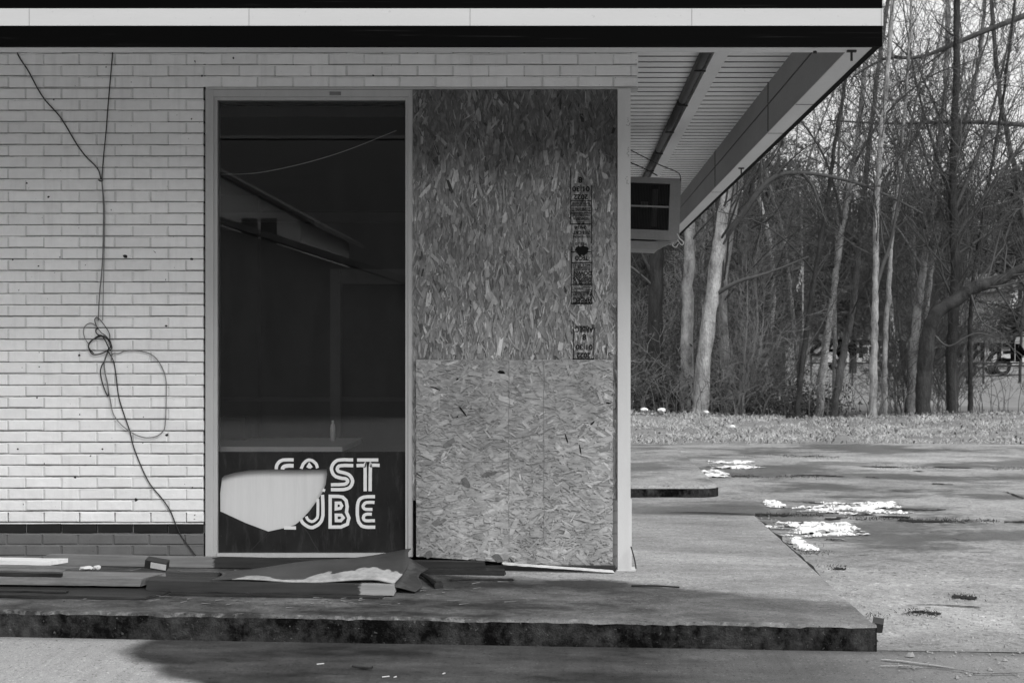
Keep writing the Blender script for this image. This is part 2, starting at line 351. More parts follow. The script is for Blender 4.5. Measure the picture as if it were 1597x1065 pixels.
def m_lot():
    m = NT('old lot pavement'); x, y, z = m.xyz()
    big = m.noise(0.55, 6, 0.62, (0.8, 1, 1)); mid = m.noise(5, 6, 0.7, (0.9, 1, 1)); fine = m.noise(120, 4, 0.75)
    st = m.noise(1.1, 6, 0.68, (0.6, 0.9, 1), (5, 5, 0))
    col = m.math('ADD', 0.16, m.math('ADD', m.math('MULTIPLY', big, 0.16), m.math('MULTIPLY', mid, 0.16)))
    col = m.math('MULTIPLY', col, m.rng(st, 0.3, 0.68, 0.55, 1.25)); col = m.math('MULTIPLY', col, m.rng(m.noise(26, 5, 0.75), 0.3, 0.7, 0.7, 1.3))
    dk = m.rng(m.noise(1.6, 6, 0.7, (0.45, 1.0, 1), (1, 8, 0)), 0.56, 0.68); col = m.mix(m.math('MULTIPLY', dk, 0.7), col, 0.07)
    wetp = m.rng(m.noise(0.8, 6, 0.7, (0.7, 1.1, 1), (3, 1, 6)), 0.48, 0.57); wetp = m.math('MULTIPLY', wetp, m.rng(y, 7.5, 9.0))
    col = m.math('MULTIPLY', col, m.math('SUBTRACT', 1.0, m.math('MULTIPLY', wetp, 0.58)))
    pit = m.rng(m.noise(14, 5, 0.75, (1, 1, 1), (2, 2, 2)), 0.58, 0.68); col = m.math('MULTIPLY', col, m.math('SUBTRACT', 1.0, m.math('MULTIPLY', pit, 0.45)))
    pale = m.rng(m.noise(3.3, 6, 0.72, (0.8, 1, 1), (6, 2, 2)), 0.55, 0.68); col = m.math('MULTIPLY', col, m.math('ADD', 1.0, m.math('MULTIPLY', pale, 0.35)))
    dirt = m.rng(m.math('ADD', y, m.math('MULTIPLY', mid, 0.6)), 7.35, 7.0); col = m.mix(m.math('MULTIPLY', dirt, 0.5), col, 0.13)
    sp = m.rng(m.noise(26, 3, 0.6), 0.68, 0.72); col = m.mix(m.math('MULTIPLY', sp, 0.5), col, 0.05)
    col = m.math('MULTIPLY', col, m.rng(fine, 0.3, 0.7, 0.65, 1.35))
    ag = m.rng(m.noise(40, 3, 0.6, (1, 1, 1), (4, 4, 4)), 0.62, 0.70); col = m.math('MULTIPLY', col, m.math('ADD', 1.0, m.math('MULTIPLY', ag, 0.8)))
    ah = m.rng(m.noise(30, 3, 0.6, (1, 1, 1), (7, 4, 4)), 0.60, 0.68); col = m.math('MULTIPLY', col, m.math('SUBTRACT', 1.0, m.math('MULTIPLY', ah, 0.6)))
    m.bump(m.math('ADD', fine, m.math('MULTIPLY', mid, 2.0)), 0.4, 0.008)
    return m.done(col, m.mix(m.math('MAXIMUM', dk, wetp), 0.8, 0.3), 0.4)
MAT['lot'] = m_lot()
MAT['crack'] = weathered('dirt filled crack', 0.022, 0.5, 9, 60, 0.9, 0.2, 0.5)
MAT['rubble_pale'] = weathered('pale mortar dust', 0.42, 0.4, 12, 60, 0.9, 0.2, 0.3)
MAT['glint_rim'] = weathered('grey slush', 0.30, 0.6, 14, 50, 0.5, 0.4, 0.3)
MAT['bright_white'] = weathered('glint and scrap white', 0.84, 0.22, 7, 40, 0.6, 0.4, 0.4)  # bright white for the painted pavement glints, also on litter scraps
MAT['straw'] = weathered('dry grass', 0.52, 0.4, 1.5, 8, 0.9, 0.1, 0)
MAT['brush'] = weathered('dead brush', 0.18, 0.6, 2, 12, 0.9, 0.1, 0)
MAT['leaf'] = weathered('dead leaves', 0.20, 0.6, 9, 40, 0.9, 0.1, 0)
def m_ground():
    m = NT('winter ground'); x, y, z = m.xyz()
    a_ = m.noise(0.35, 6, 0.65); b_ = m.noise(5, 6, 0.7)
    grass = m.math('ADD', 0.06, m.math('ADD', m.math('MULTIPLY', a_, 0.16), m.math('MULTIPLY', b_, 0.16)))
    wood = m.math('ADD', 0.025, m.math('MULTIPLY', b_, 0.09))
    f1 = m.rng(m.math('ADD', y, m.math('MULTIPLY', a_, 14)), 96, 108)         # hillside leaf litter
    f2 = m.math('MULTIPLY', m.rng(m.math('ADD', y, m.math('MULTIPLY', a_, 4)), 24.2, 25.2), m.rng(m.math('ADD', y, m.math('MULTIPLY', a_, 8)), 40, 34))
    f3 = m.rng(y, -24, -30)
    col = m.mix(m.math('MAXIMUM', m.math('MAXIMUM', f1, f3), m.math('MULTIPLY', f2, 0.75)), grass, wood)
    m.bump(b_, 0.6, 0.08)
    return m.done(col, 0.95, 0.15)
MAT['ground'] = m_ground()

# ------------------------------------------------------------------ ground sheets
def terr(x, y):
    r = random
    z = CZ - 1.62
    if y > 17.5:
        rise = min(1, (y - 17.5) / 1.3); z = CZ - 1.62 + rise * 0.245
        if y > 18.8: z += 0.25 * min(1, (y - 18.8) / 3.0) * (0.8 + 0.2 * math.sin(x * 0.9 + 1))
        if y > 23: z -= 0.35 * min(1, (y - 23) / 6)
    if y > 84:
        t = min(y, 200) - 84; z += 0.14 * t + 0.0001 * t * t
        if y > 230: z -= (y - 230) * 0.05
        z += 1.5 * mnoise.noise(Vector((x * 0.03, y * 0.03, 0))) * min(1, t / 30)
    if y < -22: z += min(12.6, (-22 - y) * 0.36)  # unseen dark rise behind the camera, shaped to hide sky in the window
    return z
mb = MB()
ys = list(np.linspace(-80, 16, 25)) + list(np.linspace(17.5, 30, 42)) + list(np.linspace(32, 80, 25)) + list(np.linspace(85, 300, 40)) + [500, 1200]
xs = [-900, -300, -120] + list(np.linspace(-60, -2, 15)) + list(np.linspace(-1, 14, 50)) + list(np.linspace(16, 120, 40)) + [300, 900]
vs = [(x, y, terr(x, y) + (0.06 * mnoise.noise(Vector((x * 1.7, y * 1.7, 3))) if 18.9 < y < 31 else 0)) for y in ys for x in xs]
nx = len(xs); fs = [(j*nx+i, j*nx+i+1, (j+1)*nx+i+1, (j+1)*nx+i) for j in range(len(ys)-1) for i in range(nx-1)]
mb.add(vs, fs); tag(mb.build('terrain', MAT['ground'], smooth=True), kind='structure')

def sheet(name, x0, x1, y0, y1, nx, ny, fz, mats):
    mb = MB(); xs = np.linspace(x0, x1, nx); ys = np.linspace(y0, y1, ny)
    mb.add([(x, y, fz(x, y)) for y in ys for x in xs], [(j*nx+i, j*nx+i+1, (j+1)*nx+i+1, (j+1)*nx+i) for j in range(ny-1) for i in range(nx-1)])
    return mb
mb = sheet('driveway', -14, 24, -16, 6.60, 80, 60, lambda x, y: apron_z(max(-4, min(x, 4))) - 0.004 + 0.004 * mnoise.noise(Vector((x*2, y*2, 0))), None)
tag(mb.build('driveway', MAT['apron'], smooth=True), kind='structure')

def lot_z(x, y):
    a_ = apron_z(min(x, 4)); t = max(0, min(1, (y - 6.65) / 2.0)); t = t*t*(3-2*t)
    return a_ * (1-t) + (CZ - 1.338) * t + 0.010 * mnoise.noise(Vector((x * 0.8, y * 0.6, 2))) + 0.005 * mnoise.noise(Vector((x*3, y*3, 2)))
random.seed(4); SX0 = 1.441
lot = sheet('parking_lot', -3.0, 24, 6.604, 18.9, 160, 120, lot_z, None)
def crack(pts, wid, jag=0.03, seg=12, mat=1):
    jag = min(jag, wid*.3)
    """A jagged dirt-filled crack lying on the lot; pts are photo pixels read as points of the lot's surface."""
    base = []
    for px, py in pts:
        d = 1.338 * F / (py - CY); base.append(Vector((X(px, d), d, 0)))
    path = smooth_path(base, seg); L = []; Rr = []
    for i, p in enumerate(path):
        t = path[min(i+1, len(path)-1)] - path[max(i-1, 0)]; t.normalize(); n = Vector((-t.y, t.x, 0))
        ww = wid * max(0.0, 0.35 + 1.5 * mnoise.noise(Vector((p.x*2.1, p.y*2.1, 4))) + random.uniform(-.25, .35)) * (0.3 if i in (0, len(path)-1) else 1)
        p = p + n * random.uniform(-jag, jag)
        for sgn, A in ((1, L), (-1, Rr)):
            q = p + n * sgn * ww / 2; A.append((q.x, q.y, lot_z(q.x, q.y) + 0.006))
    n = len(L); lot.add(L + Rr, [(i, n+i, n+i+1, i+1) for i in range(n-1)], mat)
for q in ([(1374, 999), (1420, 1003), (1490, 1011)], [(1372, 1009), (1400, 1009), (1440, 1011)]): crack(q, .014, mat=2)
for q in ([(1408, 938), (1437, 936), (1466, 939)], [(1485, 919), (1524, 920)], [(1300, 887), (1320, 888)]): crack(q, .05)
for pts, wid in (([(1178, 802), (1230, 803), (1285, 802)], 0.12), ([(1400, 812), (1470, 815), (1530, 818), (1597, 815)], 0.10), ([(1290, 810), (1340, 806), (1420, 808)], 0.10),
                 ([(1140, 778), (1210, 780), (1260, 783), (1330, 788)], 0.05), ([(1290, 727), (1370, 728), (1460, 729), (1597, 731)], 0.13), ([(1160, 712), (1230, 710), (1310, 712)], 0.15),
                 ([(1140, 743), (1200, 744), (1270, 742), (1315, 745)], 0.15), ([(990, 742), (1040, 741), (1090, 743)], 0.1), ([(1455, 754), (1500, 757)], 0.10), ([(1400, 795), (1455, 797), (1500, 793)], 0.06),
                 ([(1350, 745), (1372, 746)], 0.10), ([(1425, 735), (1440, 736)], 0.10), ([(1530, 760), (1570, 768), (1597, 778)], 0.03), ([(1200, 925), (1260, 928), (1330, 936)], 0.02),
                 ([(1385, 972), (1430, 977), (1470, 976)], 0.012), ([(1400, 1011), (1450, 1009), (1495, 1014), (1530, 1019), (1597, 1017)], 0.014), ([(1370, 930), (1450, 928), (1530, 930)], 0.012), ([(990, 801), (1080, 800), (1178, 802)], 0.03), ([(1480, 840), (1540, 850), (1597, 848)], .012), ([(1300, 870), (1400, 864), (1500, 871)], .010), ([(1000, 728), (1060, 726), (1110, 728)], .08), ([(1390, 765), (1440, 768), (1520, 764), (1597, 768)], .02), ([(1460, 960), (1530, 968), (1597, 975)], 0.015)):
    crack(pts, wid)
pe = []
for i in range(60):
    y = 6.75 + i*(3.95/59); pe.append((SX0 + .014 + random.uniform(-.004, .006), y))
L_ = [(x-.016, y, lot_z(x, y)+.006) for x, y in pe]; R_ = [(x + .012 + .03*max(0, mnoise.noise(Vector((y*3, 0, 1))))*1.5, y, lot_z(x, y)+.006) for x, y in pe]
lot.add(L_+R_, [(i, 60+i, 61+i, i+1) for i in range(59)], 1)  # dark strip along the slab edge: debris and edge shadow in one colour
tag(lot.build('parking_lot', [MAT['lot'], MAT['crack'], MAT['rubble_pale']], smooth=True), kind='structure')

# raised sidewalk slab round the shop
SX, SY = 1.441, 6.578
mb = MB(); random.seed(2)
xs = np.linspace(-7, SX, 260)
def jag(x, k): return 0.010 * mnoise.noise(Vector((x * 9, k, 0))) + 0.007 * mnoise.noise(Vector((x * 31, k, 5)))
rows = []
zb = lambda x: apron_z(x) - 0.05
for prof in range(5):
    row = []
    for x in xs:
        j = jag(x, prof * 0.35)
        if prof == 0: row.append((x, SY + 0.004, zb(x)))
        elif prof == 1: row.append((x, SY + 0.6*j, apron_z(x) + 0.05))
        elif prof == 2: row.append((x, SY + j, slab_z(x) - 0.014 + 0.5*j))
        elif prof == 3: row.append((x, SY + 0.014 + 0.8*j, slab_z(x) + 0.2*j))
        else: row.append((x, SY + 0.06, slab_z(x)))
    rows.append(row)
n = len(xs); vs = [p for r_ in rows for p in r_]
mb.add(vs, [(j*n+i, j*n+i+1, (j+1)*n+i+1, (j+1)*n+i) for j in range(2) for i in range(n-1)], 1)
mb.add(vs, [(j*n+i, j*n+i+1, (j+1)*n+i+1, (j+1)*n+i) for j in range(2, 4) for i in range(n-1)], 0)
yy = np.linspace(SY + 0.06, 10.75, 120)
def edge_x(y): return SX + 0.008 * mnoise.noise(Vector((y * 7, 1, 0))) + 0.006 * mnoise.noise(Vector((y * 25, 4, 0)))
xx = list(np.linspace(-7, SX - 0.05, 60))
vs = []; nn = len(xx) + 2
for y in yy:
    ex = edge_x(y)
    vs += [(x, y, slab_z(x)) for x in xx] + [(ex - 0.012, y, slab_z(SX)), (ex, y, slab_z(SX) - 0.012)]
mb.add(vs, [(j*nn+i, j*nn+i+1, (j+1)*nn+i+1, (j+1)*nn+i) for j in range(len(yy)-1) for i in range(nn-1)], 0)
vs = []
for y in [SY] + list(yy): vs += [(edge_x(y), y, slab_z(SX) - 0.012), (edge_x(y) , y, zb(SX) - 0.05)]
m_ = len(vs) // 2; mb.add(vs, [(2*i, 2*i+1, 2*i+3, 2*i+2) for i in range(m_-1)], 1)
mb.add([(-7, 10.75, slab_z(-7)), (SX, 10.75, slab_z(SX)), (SX, 10.75, slab_z(SX)-0.2), (-7, 10.75, slab_z(-7)-0.2)], [(3, 2, 1, 0)], 1)
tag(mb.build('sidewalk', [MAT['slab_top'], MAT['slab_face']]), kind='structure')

# low raised pad with a rounded kerb nose further back
mb = MB(); d0 = 12.3; xr = 1.34; zt = CZ - 1.338 + 0.105; zl = CZ - 1.42
out = [(-3, d0)] + [(xr - 0.18 + 0.18*math.sin(t), d0 + 0.18 - 0.18*math.cos(t)) for t in np.linspace(0, math.pi/2, 9)] + [(xr, 16.9), (-3, 16.9)]
n = len(out)
ins = [(x - (0.03 if x > -2 else 0), y + (0.03 if y < 13 else -0.03)) for x, y in out]
v = [(x, y, zl) for x, y in out] + [(x, y, zt - 0.025) for x, y in out] + [(x, y, zt) for x, y in ins]
mb.add(v, [(i, (i+1) % n, n+(i+1) % n, n+i) for i in range(n)], 1)
mb.add(v, [(n+i, n+(i+1) % n, 2*n+(i+1) % n, 2*n+i) for i in range(n)] + [tuple(range(2*n, 3*n))], 0)
tag(mb.build('kerb_pad', [MAT['lot'], MAT['slab_face']]), kind='structure')

# ------------------------------------------------------------------ the shop
D = F / 275.0                                   # distance of the brick face
S = 275.0
shop = thing('shop_building', 'abandoned white painted brick shop with flat canopy and dark striped fascia', 'building', (-2.0, D, slab_z(-2.0)))
def wx(px): return (px - CX) / S
def wz(py): return CZ + (CY - py) / S
random.seed(11)
def brick(mb, x0, x1, z0, z1, mat, j=1.0):
    """One brick with a rounded arris and a slightly wavy face."""
    if x1 - x0 < 0.012: return
    dy = random.uniform(-0.0012, 0.0012) * j; tl = random.uniform(-0.0012, 0.0012) * j
    x0 += random.uniform(-.001, .001) * j; x1 += random.uniform(-.001, .001) * j; z0 += random.uniform(-.0012, .0012) * j; z1 += random.uniform(-.0012, .0012) * j
    c1, c2 = 0.0018, 0.0042
    def ring(c, y): return [(x0+c, y+tl, z0+c), (x1-c, y-tl, z0+c), (x1-c, y-tl, z1-c), (x0+c, y+tl, z1-c)]
    v = ring(0, D+0.03+dy) + ring(0, D+0.0045+dy) + ring(c1, D+0.0013+dy) + ring(c2, D+dy)
    f = []
    for k in range(3):
        for i in range(4): f.append((4*k+i, 4*k+(i+1) % 4, 4*k+4+(i+1) % 4, 4*k+4+i))
    f.append((12, 13, 14, 15)); mb.add(v, f, mat, random.uniform(.95, 1.04))
wall = MB(); STEP = 17.84; BL = 55.55; MJ = 2.4      # course height, brick length and joint in photo pixels
def course(mb, ya, yb, phase, xa, xb, mat):
    x = phase - BL * 40
    while x < xb:
        l = max(x + MJ/2, xa); r_ = min(x + BL - MJ/2, xb)
        if r_ > l: brick(mb, wx(l), wx(r_), wz(yb - MJ/2), wz(ya + MJ/2), mat, 1.7)
        x += BL
for k in range(44):
    yb = 815 - STEP * k; ya = yb - STEP
    ph = 68 if k % 2 == 0 else 40
    if k < 38: course(wall, ya, yb, ph, -800, 317.5, 0)
    else: course(wall, ya, yb, ph, -800, 995, 0)
course(wall, 815, 832, 40, -800, 317.5, 3)
for k in range(3): course(wall, 832 + 17.4*k, 849.4 + 17.4*k, 10 if k % 2 == 0 else 40, -800, 317.5, 2)
for k in range(-4, 45):       # struck mortar: nearly flush below, cut back under the brick above
    yj = 815 - STEP*k if k >= 0 else (832, 849.4, 866.8, 884.2)[-k-1]
    xe = 317 if k < 39 else 994
    if k == 38: continue
    za, zt_ = wz(yj + MJ/2 + 0.6), wz(yj - MJ/2 - 0.6)
    zm = za + (zt_-za)*0.44; xs_ = np.linspace(wx(-805), wx(xe), 260); jj = [0.0022*mnoise.noise(Vector((x*6, k*3.7, 0))) + random.uniform(-.0008, .0008) for x in xs_]; n = len(xs_)
    wall.add([(x, D+0.0016, za) for x in xs_] + [(x, D+0.0022, zm+q) for x, q in zip(xs_, jj)] + [(x, D+0.0190, zm+q+.0004) for x, q in zip(xs_, jj)] + [(x, D+0.0190, zt_+.002) for x in xs_],
             [(i, i+1, n+i+1, n+i) for i in range(n-1)], 2 if k < 0 else 0)
    o_ = wall.n - 4*n
    for r_ in (1, 2):
        for i in range(n-1): wall.f.append([o_+r_*n+i, o_+r_*n+i+1, o_+(r_+1)*n+i+1, o_+(r_+1)*n+i]); wall.m.append(5); wall.c.append(None)
for k in range(1, 44):
    xe = 317 if k < 38 else 994; wall.box(wx(-805), wx(xe), D+0.0042, D+0.014, wz(815-STEP*k-MJ*.6), wz(815-STEP*(k+1)+MJ*.6), 1)
wall.box(wx(-805), wx(317), D+0.0205, D+0.12, wz(832), wz(137), 1); wall.box(wx(-805), wx(994), D+0.0205, D+0.12, wz(136.9), wz(30), 1)
wall.box(wx(-805), wx(317), D+0.0062, D+0.12, wz(890), wz(832.1), 2)
for px, py, r_ in ((196, 400, 4), (76, 307, 2.2), (42, 286, 1.8), (299, 404, 2.6), (259, 508, 2), (212, 779, 3), (84, 156, 1.5), (364, 91, 1.8), (315, 119, 2), (20, 405, 1.5), (117, 744, 2), (60, 415, 1.6), (124, 554, 2), (58, 620, 1.4), (260, 678, 2.4), (160, 700, 1.5), (28, 700, 1.6), (300, 760, 1.5), (582, 118, 1.6)):
    n = 7; pts = [(wx(px + r_*random.uniform(.6, 1.3)*math.cos(t)), D - 0.0022, wz(py + r_*random.uniform(.5, 1.1)*math.sin(t))) for t in np.linspace(0, 2*math.pi, n, False)]
    wall.add(pts, [tuple(range(n))], 4)
for k in range(0, 41):       # weep gaps where the bricks meet the window jamb
    wall.box(wx(317.2), wx(320.6), D+0.003, D+0.03, wz(815-STEP*k+1.2), wz(815-STEP*k-1.2), 4)
wall.build('front_wall', [MAT['brick'], MAT['mortar'], MAT['grey_brick'], MAT['black_tile'], MAT['chip'], MAT['joint']], shop)
def m_sidewall():
    m = NT('side brick'); b_ = m.nt.nodes.new('ShaderNodeTexBrick'); b_.inputs['Scale'].default_value = 1; b_.inputs['Brick Width'].default_value = 0.2; b_.inputs['Row Height'].default_value = 0.065; b_.inputs['Mortar Size'].default_value = 0.006
    sx, sy, sz = m.xyz(); mp = m.nt.nodes.new('ShaderNodeCombineXYZ'); m.link(sy, mp.inputs[0]); m.link(sz, mp.inputs[1]); m.link(mp.outputs[0], b_.inputs[0])
    m.bump(b_.outputs['Fac'], 0.5, 0.005); return m.done(m.mix(b_.outputs['Fac'], 0.6, 0.45), 0.7, 0.3)
mb = MB(); mb.box(wx(870), wx(982), D+0.125, 17.6, slab_z(0)-0.2, CZ+1.74); 
mb.build('side_wall', m_sidewall(), shop)
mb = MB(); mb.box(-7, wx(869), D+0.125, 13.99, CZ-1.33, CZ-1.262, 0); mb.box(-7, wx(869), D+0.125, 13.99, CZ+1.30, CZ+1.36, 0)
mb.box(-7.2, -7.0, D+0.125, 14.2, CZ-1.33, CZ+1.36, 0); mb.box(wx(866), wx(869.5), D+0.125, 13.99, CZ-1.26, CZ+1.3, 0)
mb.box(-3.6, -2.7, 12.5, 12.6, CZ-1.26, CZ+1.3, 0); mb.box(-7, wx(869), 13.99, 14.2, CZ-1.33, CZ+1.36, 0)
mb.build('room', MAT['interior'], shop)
mb = MB(); mb.box(X(515, 9.6), X(531, 9.6), 9.6, 9.68, CZ-1.26, CZ+0.5); mb.box(X(531.1, 9.6), X(700, 9.6), 9.62, 9.66, CZ+0.40, CZ+0.5); mb.build('partition_frame', MAT['interior_light'], shop); mb = MB(); mb.box(X(300, 11), X(640, 11), 11, 11.06, CZ-0.45, CZ-0.42); mb.build('wall_rail', MAT['interior_light'], shop); mb = MB()
mb.box(X(300, 12), X(660, 12), 12, 12.05, CZ+1.02, CZ+1.10)
mb.build('wall_rail', MAT['interior_light'], shop)

# canopy
can = bpy.data.objects.new('canopy', None); COL.objects.link(can); can.parent = shop; can.matrix_parent_inverse = Matrix.Translation(-shop.location)
FY = 6.6; HB = CZ + 1.378; XO = 1.433; XI = 1.330; YB = 18.2; HD = CZ + 1.75
mb = MB()
mb.box(-7, XI - 0.002, FY, FY+0.15, HB, HD); mb.box(XI, XO, FY, YB, HB + 0.001, HD)
mb.box(-7, XI - 0.002, YB-0.15, YB, HB, HD)
mb.build('beam', MAT['beam'], can)
mb = MB(); mb.box(XI-0.004, XI-0.0005, FY+0.151, YB-.16, HB+0.004, HD-0.001); mb.build('beam_side', MAT['beam_dark'], can)  # inner beam face, a darker grey than the underside
mb = MB()
for q in ((XI-0.008, XI-0.0042, FY+0.2, YB-.2, CZ+1.557, CZ+1.563), (XI-0.0085, XI-0.0043, 9.3, 9.306, HB+.005, HD-.002), (XI-0.0085, XI-0.0043, 12.6, 12.606, HB+.005, HD-.002)) + tuple((XI, XO, y, y+0.006, HB-0.0015, HB+0.0005) for y in (8.22, 9.35, 13.0)):
    mb = MB(); mb.box(*q); mb.build('seam', MAT['dark_metal'], can)
mb = MB(); yv = FY + 0.16; pts = []
prof = [(0, 0), (0.128, 0), (0.129, 0.05), (0.163, 0.05), (0.164, 0)]
while yv < YB - 0.2:
    for a_, h in prof: pts.append((yv + a_ * 1.03, HD - 0.05 + h))
    yv += 0.17
n = len(pts); mb.add([(-7, y, z) for y, z in pts] + [(XI + 0.05, y, z) for y, z in pts], [(i, i+1, n+i+1, n+i) for i in range(n-1) if i % 5 not in (1, 2, 3)])
mb.add([(-7, y, z) for y, z in pts] + [(XI + 0.05, y, z) for y, z in pts], [(i, i+1, n+i+1, n+i) for i in range(n-1) if i % 5 in (1, 2, 3)], 1)  # groove faces coloured darker in place of the shade between ribs
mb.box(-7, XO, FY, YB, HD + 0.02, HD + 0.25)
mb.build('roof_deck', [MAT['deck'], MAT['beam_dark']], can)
def band(name, z0, z1, o, mat, seams=False):
    mb = MB(); mb.box(-7, XO + o, FY - o, FY - 0.0005, z0, z1); mb.box(XO + 0.0005, XO + o, FY + 0.0005, YB, z0 + 0.005, z1)
    ob = mb.build(name, mat, can)
    if seams:
        for px in (50, 391, 734, 1078, 1372):
            mb = MB(); mb.box(X(px, FY)-0.0015, X(px, FY)+0.0015, FY-o-0.001, FY-o+0.001, z0+0.001, z1-0.001); mb.build('panel_seam', MAT['galv'], ob)
d_ = FY - 0.03
zA, zB_, zC = Z(72.5, d_), Z(41, d_), Z(14, d_)
band('black_fascia', zA, zB_, 0.030, MAT['black_fascia']); band('white_fascia', zB_ + 0.0005, zC, 0.034, MAT['white_metal'], True)
band('black_coping', zC + 0.0005, zC + 0.28, 0.030, MAT['black_fascia'])
for px, py, yy in ((1328, 79, FY + 0.07), (1156, 262, 11.6)):
    mb = MB(); xc = X(px, HB and (HB-CZ)*F/(CY-py)); dd = (HB-CZ)*F/(CY-py); mb.box(xc-0.022, xc+0.022, dd-0.01, dd+0.01, HB-0.009, HB-0.0005); mb.box(xc-0.005, xc+0.005, dd-0.005, dd+0.005, HB-0.05, HB-0.009)
    mb.build('hook', MAT['dark_metal'], can)
mb = MB(); mb.tube([P(1271, 80, FY+0.05), P(1271, 80, FY+0.05) - Vector((0, 0, 0.012))], 0.009, 8); mb.build('knob', MAT['dark_metal'], can)

# corner post, lintel and door surround
mb = MB(); zs = slab_z(0.36)
mb.box(wx(963), wx(983), D-0.03, D+0.06, zs + 0.0, wz(140)); mb.box(wx(983.1), wx(985), D-0.01, D+0.05, slab_z(.36)+.01, wz(779))
mb.box(wx(961), wx(991), D-0.035, D+0.09, zs-0.004, zs + 0.006)
mb.build('corner_post', MAT['post'], shop)
mb = MB(); mb.box(wx(321), wx(995), D-0.004, D+0.1, wz(140), wz(136.6)); mb.build('lintel', MAT['frame'], shop)
for (px, py, w_, h_) in ((979, 192, 4, 13), (979, 238, 4, 14), (977, 283, 3, 13)):
    mb = MB()
    for k in range(5):
        x = wx(px + random.uniform(-w_/2, w_/2)); z = wz(py + h_*(k/5-.5)); q = wz(py + h_*((k+1)/5-.5) + random.uniform(-2, 2))
        mb.ribbon([(x, z), (x + random.uniform(-.006, .008), (z+q)/2), (wx(px+random.uniform(-2, 2)), q)], 0.0022, D-0.0305)
    mb.build('pencil_mark', MAT['ink_grey'], shop)
# window: frame, upper pane, black lower pane, lettering
win = MB(); y0, y1 = D-0.002, D+0.085
win.box(wx(320.5), wx(333), y0, y1, wz(868), wz(140.2)); win.box(wx(333), wx(338), y0+0.012, y1, wz(868), wz(140.4))
win.box(wx(333.2), wx(636.8), y0, y1, wz(151), wz(140.5)); win.box(wx(338.2), wx(631.8), y0+0.010, y1, wz(156), wz(151.2))
win.box(wx(637), wx(643.5), y0, y1, wz(868), wz(140.4)); win.box(wx(632), wx(636.8), y0+0.012, y1, wz(866), wz(151.2))
win.box(wx(338.2), wx(631.8), y0+0.004, y1, wz(869), wz(863))
window = win.build('window_frame', MAT['frame'], shop)
mb = MB(); mb.box(wx(514), wx(532), y0-0.0008, y0, wz(149), wz(143.5)); mb.build('sticker', MAT['ink_grey'], window)
GY = D + 0.035
mb = MB(); mb.add([(wx(338), GY, wz(705)), (wx(632), GY, wz(705)), (wx(632), GY, wz(156)), (wx(338), GY, wz(156))], [(0, 1, 2, 3)])
mb.build('glass_pane', MAT['glass'], window)
def q4(p): return (320 + p[0]/4.99, 680 + p[1]/4.99)
def q4w(p): a_ = q4(p); return (wx(a_[0]), wz(a_[1]))
hole = [(105,590),(104,450),(118,330),(135,312),(220,288),(330,270),(480,264),(700,266),(860,264),(935,260),(940,300),(930,380),(900,450),(860,510),(800,590),(730,665),(690,695),(600,722),(480,748),(300,680)]
hw = [q4w(p) for p in hole]; ow = [(wx(338), wz(863.5)), (wx(632), wz(863.5)), (wx(632), wz(705)), (wx(338), wz(705))]
tri = geometry.tessellate_polygon([[Vector((x, z, 0)) for x, z in ow], [Vector((x, z, 0)) for x, z in hw]])
allp = ow + hw; mb = MB(); n = len(allp)
mb.add([(x, GY, z) for x, z in allp] + [(x, GY+0.005, z) for x, z in allp], [tuple(t) for t in tri] + [tuple(i+n for i in t[::-1]) for t in tri])
h0 = 4; k = len(hw)
mb.add([(x, GY, z) for x, z in hw] + [(x, GY+0.005, z) for x, z in hw], [(i, (i+1) % k, k+(i+1) % k, k+i) for i in range(k)])
pane = mb.build('painted_pane', MAT['black_paint'], window)
pane['label'] = 'black painted lower window pane with a large broken hole'
for pts, wd in (([(480,752),(455,785),(430,805),(400,838),(372,868),(345,893)], 0.0035), ([(505,748),(470,790),(440,815)], 0.0015), ([(722,668),(760,715),(800,770),(830,830),(862,880),(880,908)], 0.006)):
    mb = MB(); mb.ribbon([q4w(p) for p in pts], wd, GY-0.0006); mb.build('crack', MAT['cable'], window)
strokes = [
 ([(543,262),(550,225),(575,197),(612,188),(680,188)],26,0), ([(592,262),(602,242),(632,233),(680,234)],30,0),
 ([(738,258),(755,220),(780,195),(805,188),(835,200),(858,225),(866,252)],24,0), ([(790,250),(802,228),(818,250)],26,0),
 ([(912,436),(920,415)],20,0),
 ([(1145,188),(1040,188),(1000,205),(978,240),(978,275),(1000,312),(1040,328),(1085,335),(1102,352),(1090,372),(1060,379),(970,382)],26,0),
 ([(1145,232),(1050,232),(1022,250),(1030,278),(1080,290),(1120,310),(1140,350),(1125,395),(1090,415),(1040,420),(970,420)],26,0),
 ([(1175,188),(1342,188)],26,0), ([(1170,232),(1230,232),(1238,240),(1238,432)],26,0), ([(1352,230),(1290,230),(1279,242),(1277,432)],26,0),
 ([(605,718),(698,718)],26,0),
 ([(905,460),(908,620),(885,680),(830,715),(790,708),(752,680),(737,655)],26,0), ([(868,492),(868,620),(850,655),(820,670),(790,652),(778,628)],22,0),
 ([(965,472),(965,712),(1050,712),(1100,690),(1112,640),(1092,595),(1098,552),(1090,505),(1062,478),(1030,472)],26,1),
 ([(1012,524),(1012,570),(1045,566),(1056,545),(1045,524)],24,1), ([(1012,618),(1012,662),(1048,662),(1068,640),(1052,618)],24,1),
 ([(1315,475),(1230,478),(1190,505),(1178,560),(1180,640),(1200,690),(1240,712),(1318,712)],26,0),
 ([(1312,520),(1250,520),(1226,540),(1224,558),(1242,573),(1295,573)],24,0), ([(1290,612),(1245,612),(1226,630),(1228,652),(1250,662),(1315,662)],24,0)]
mb = MB()
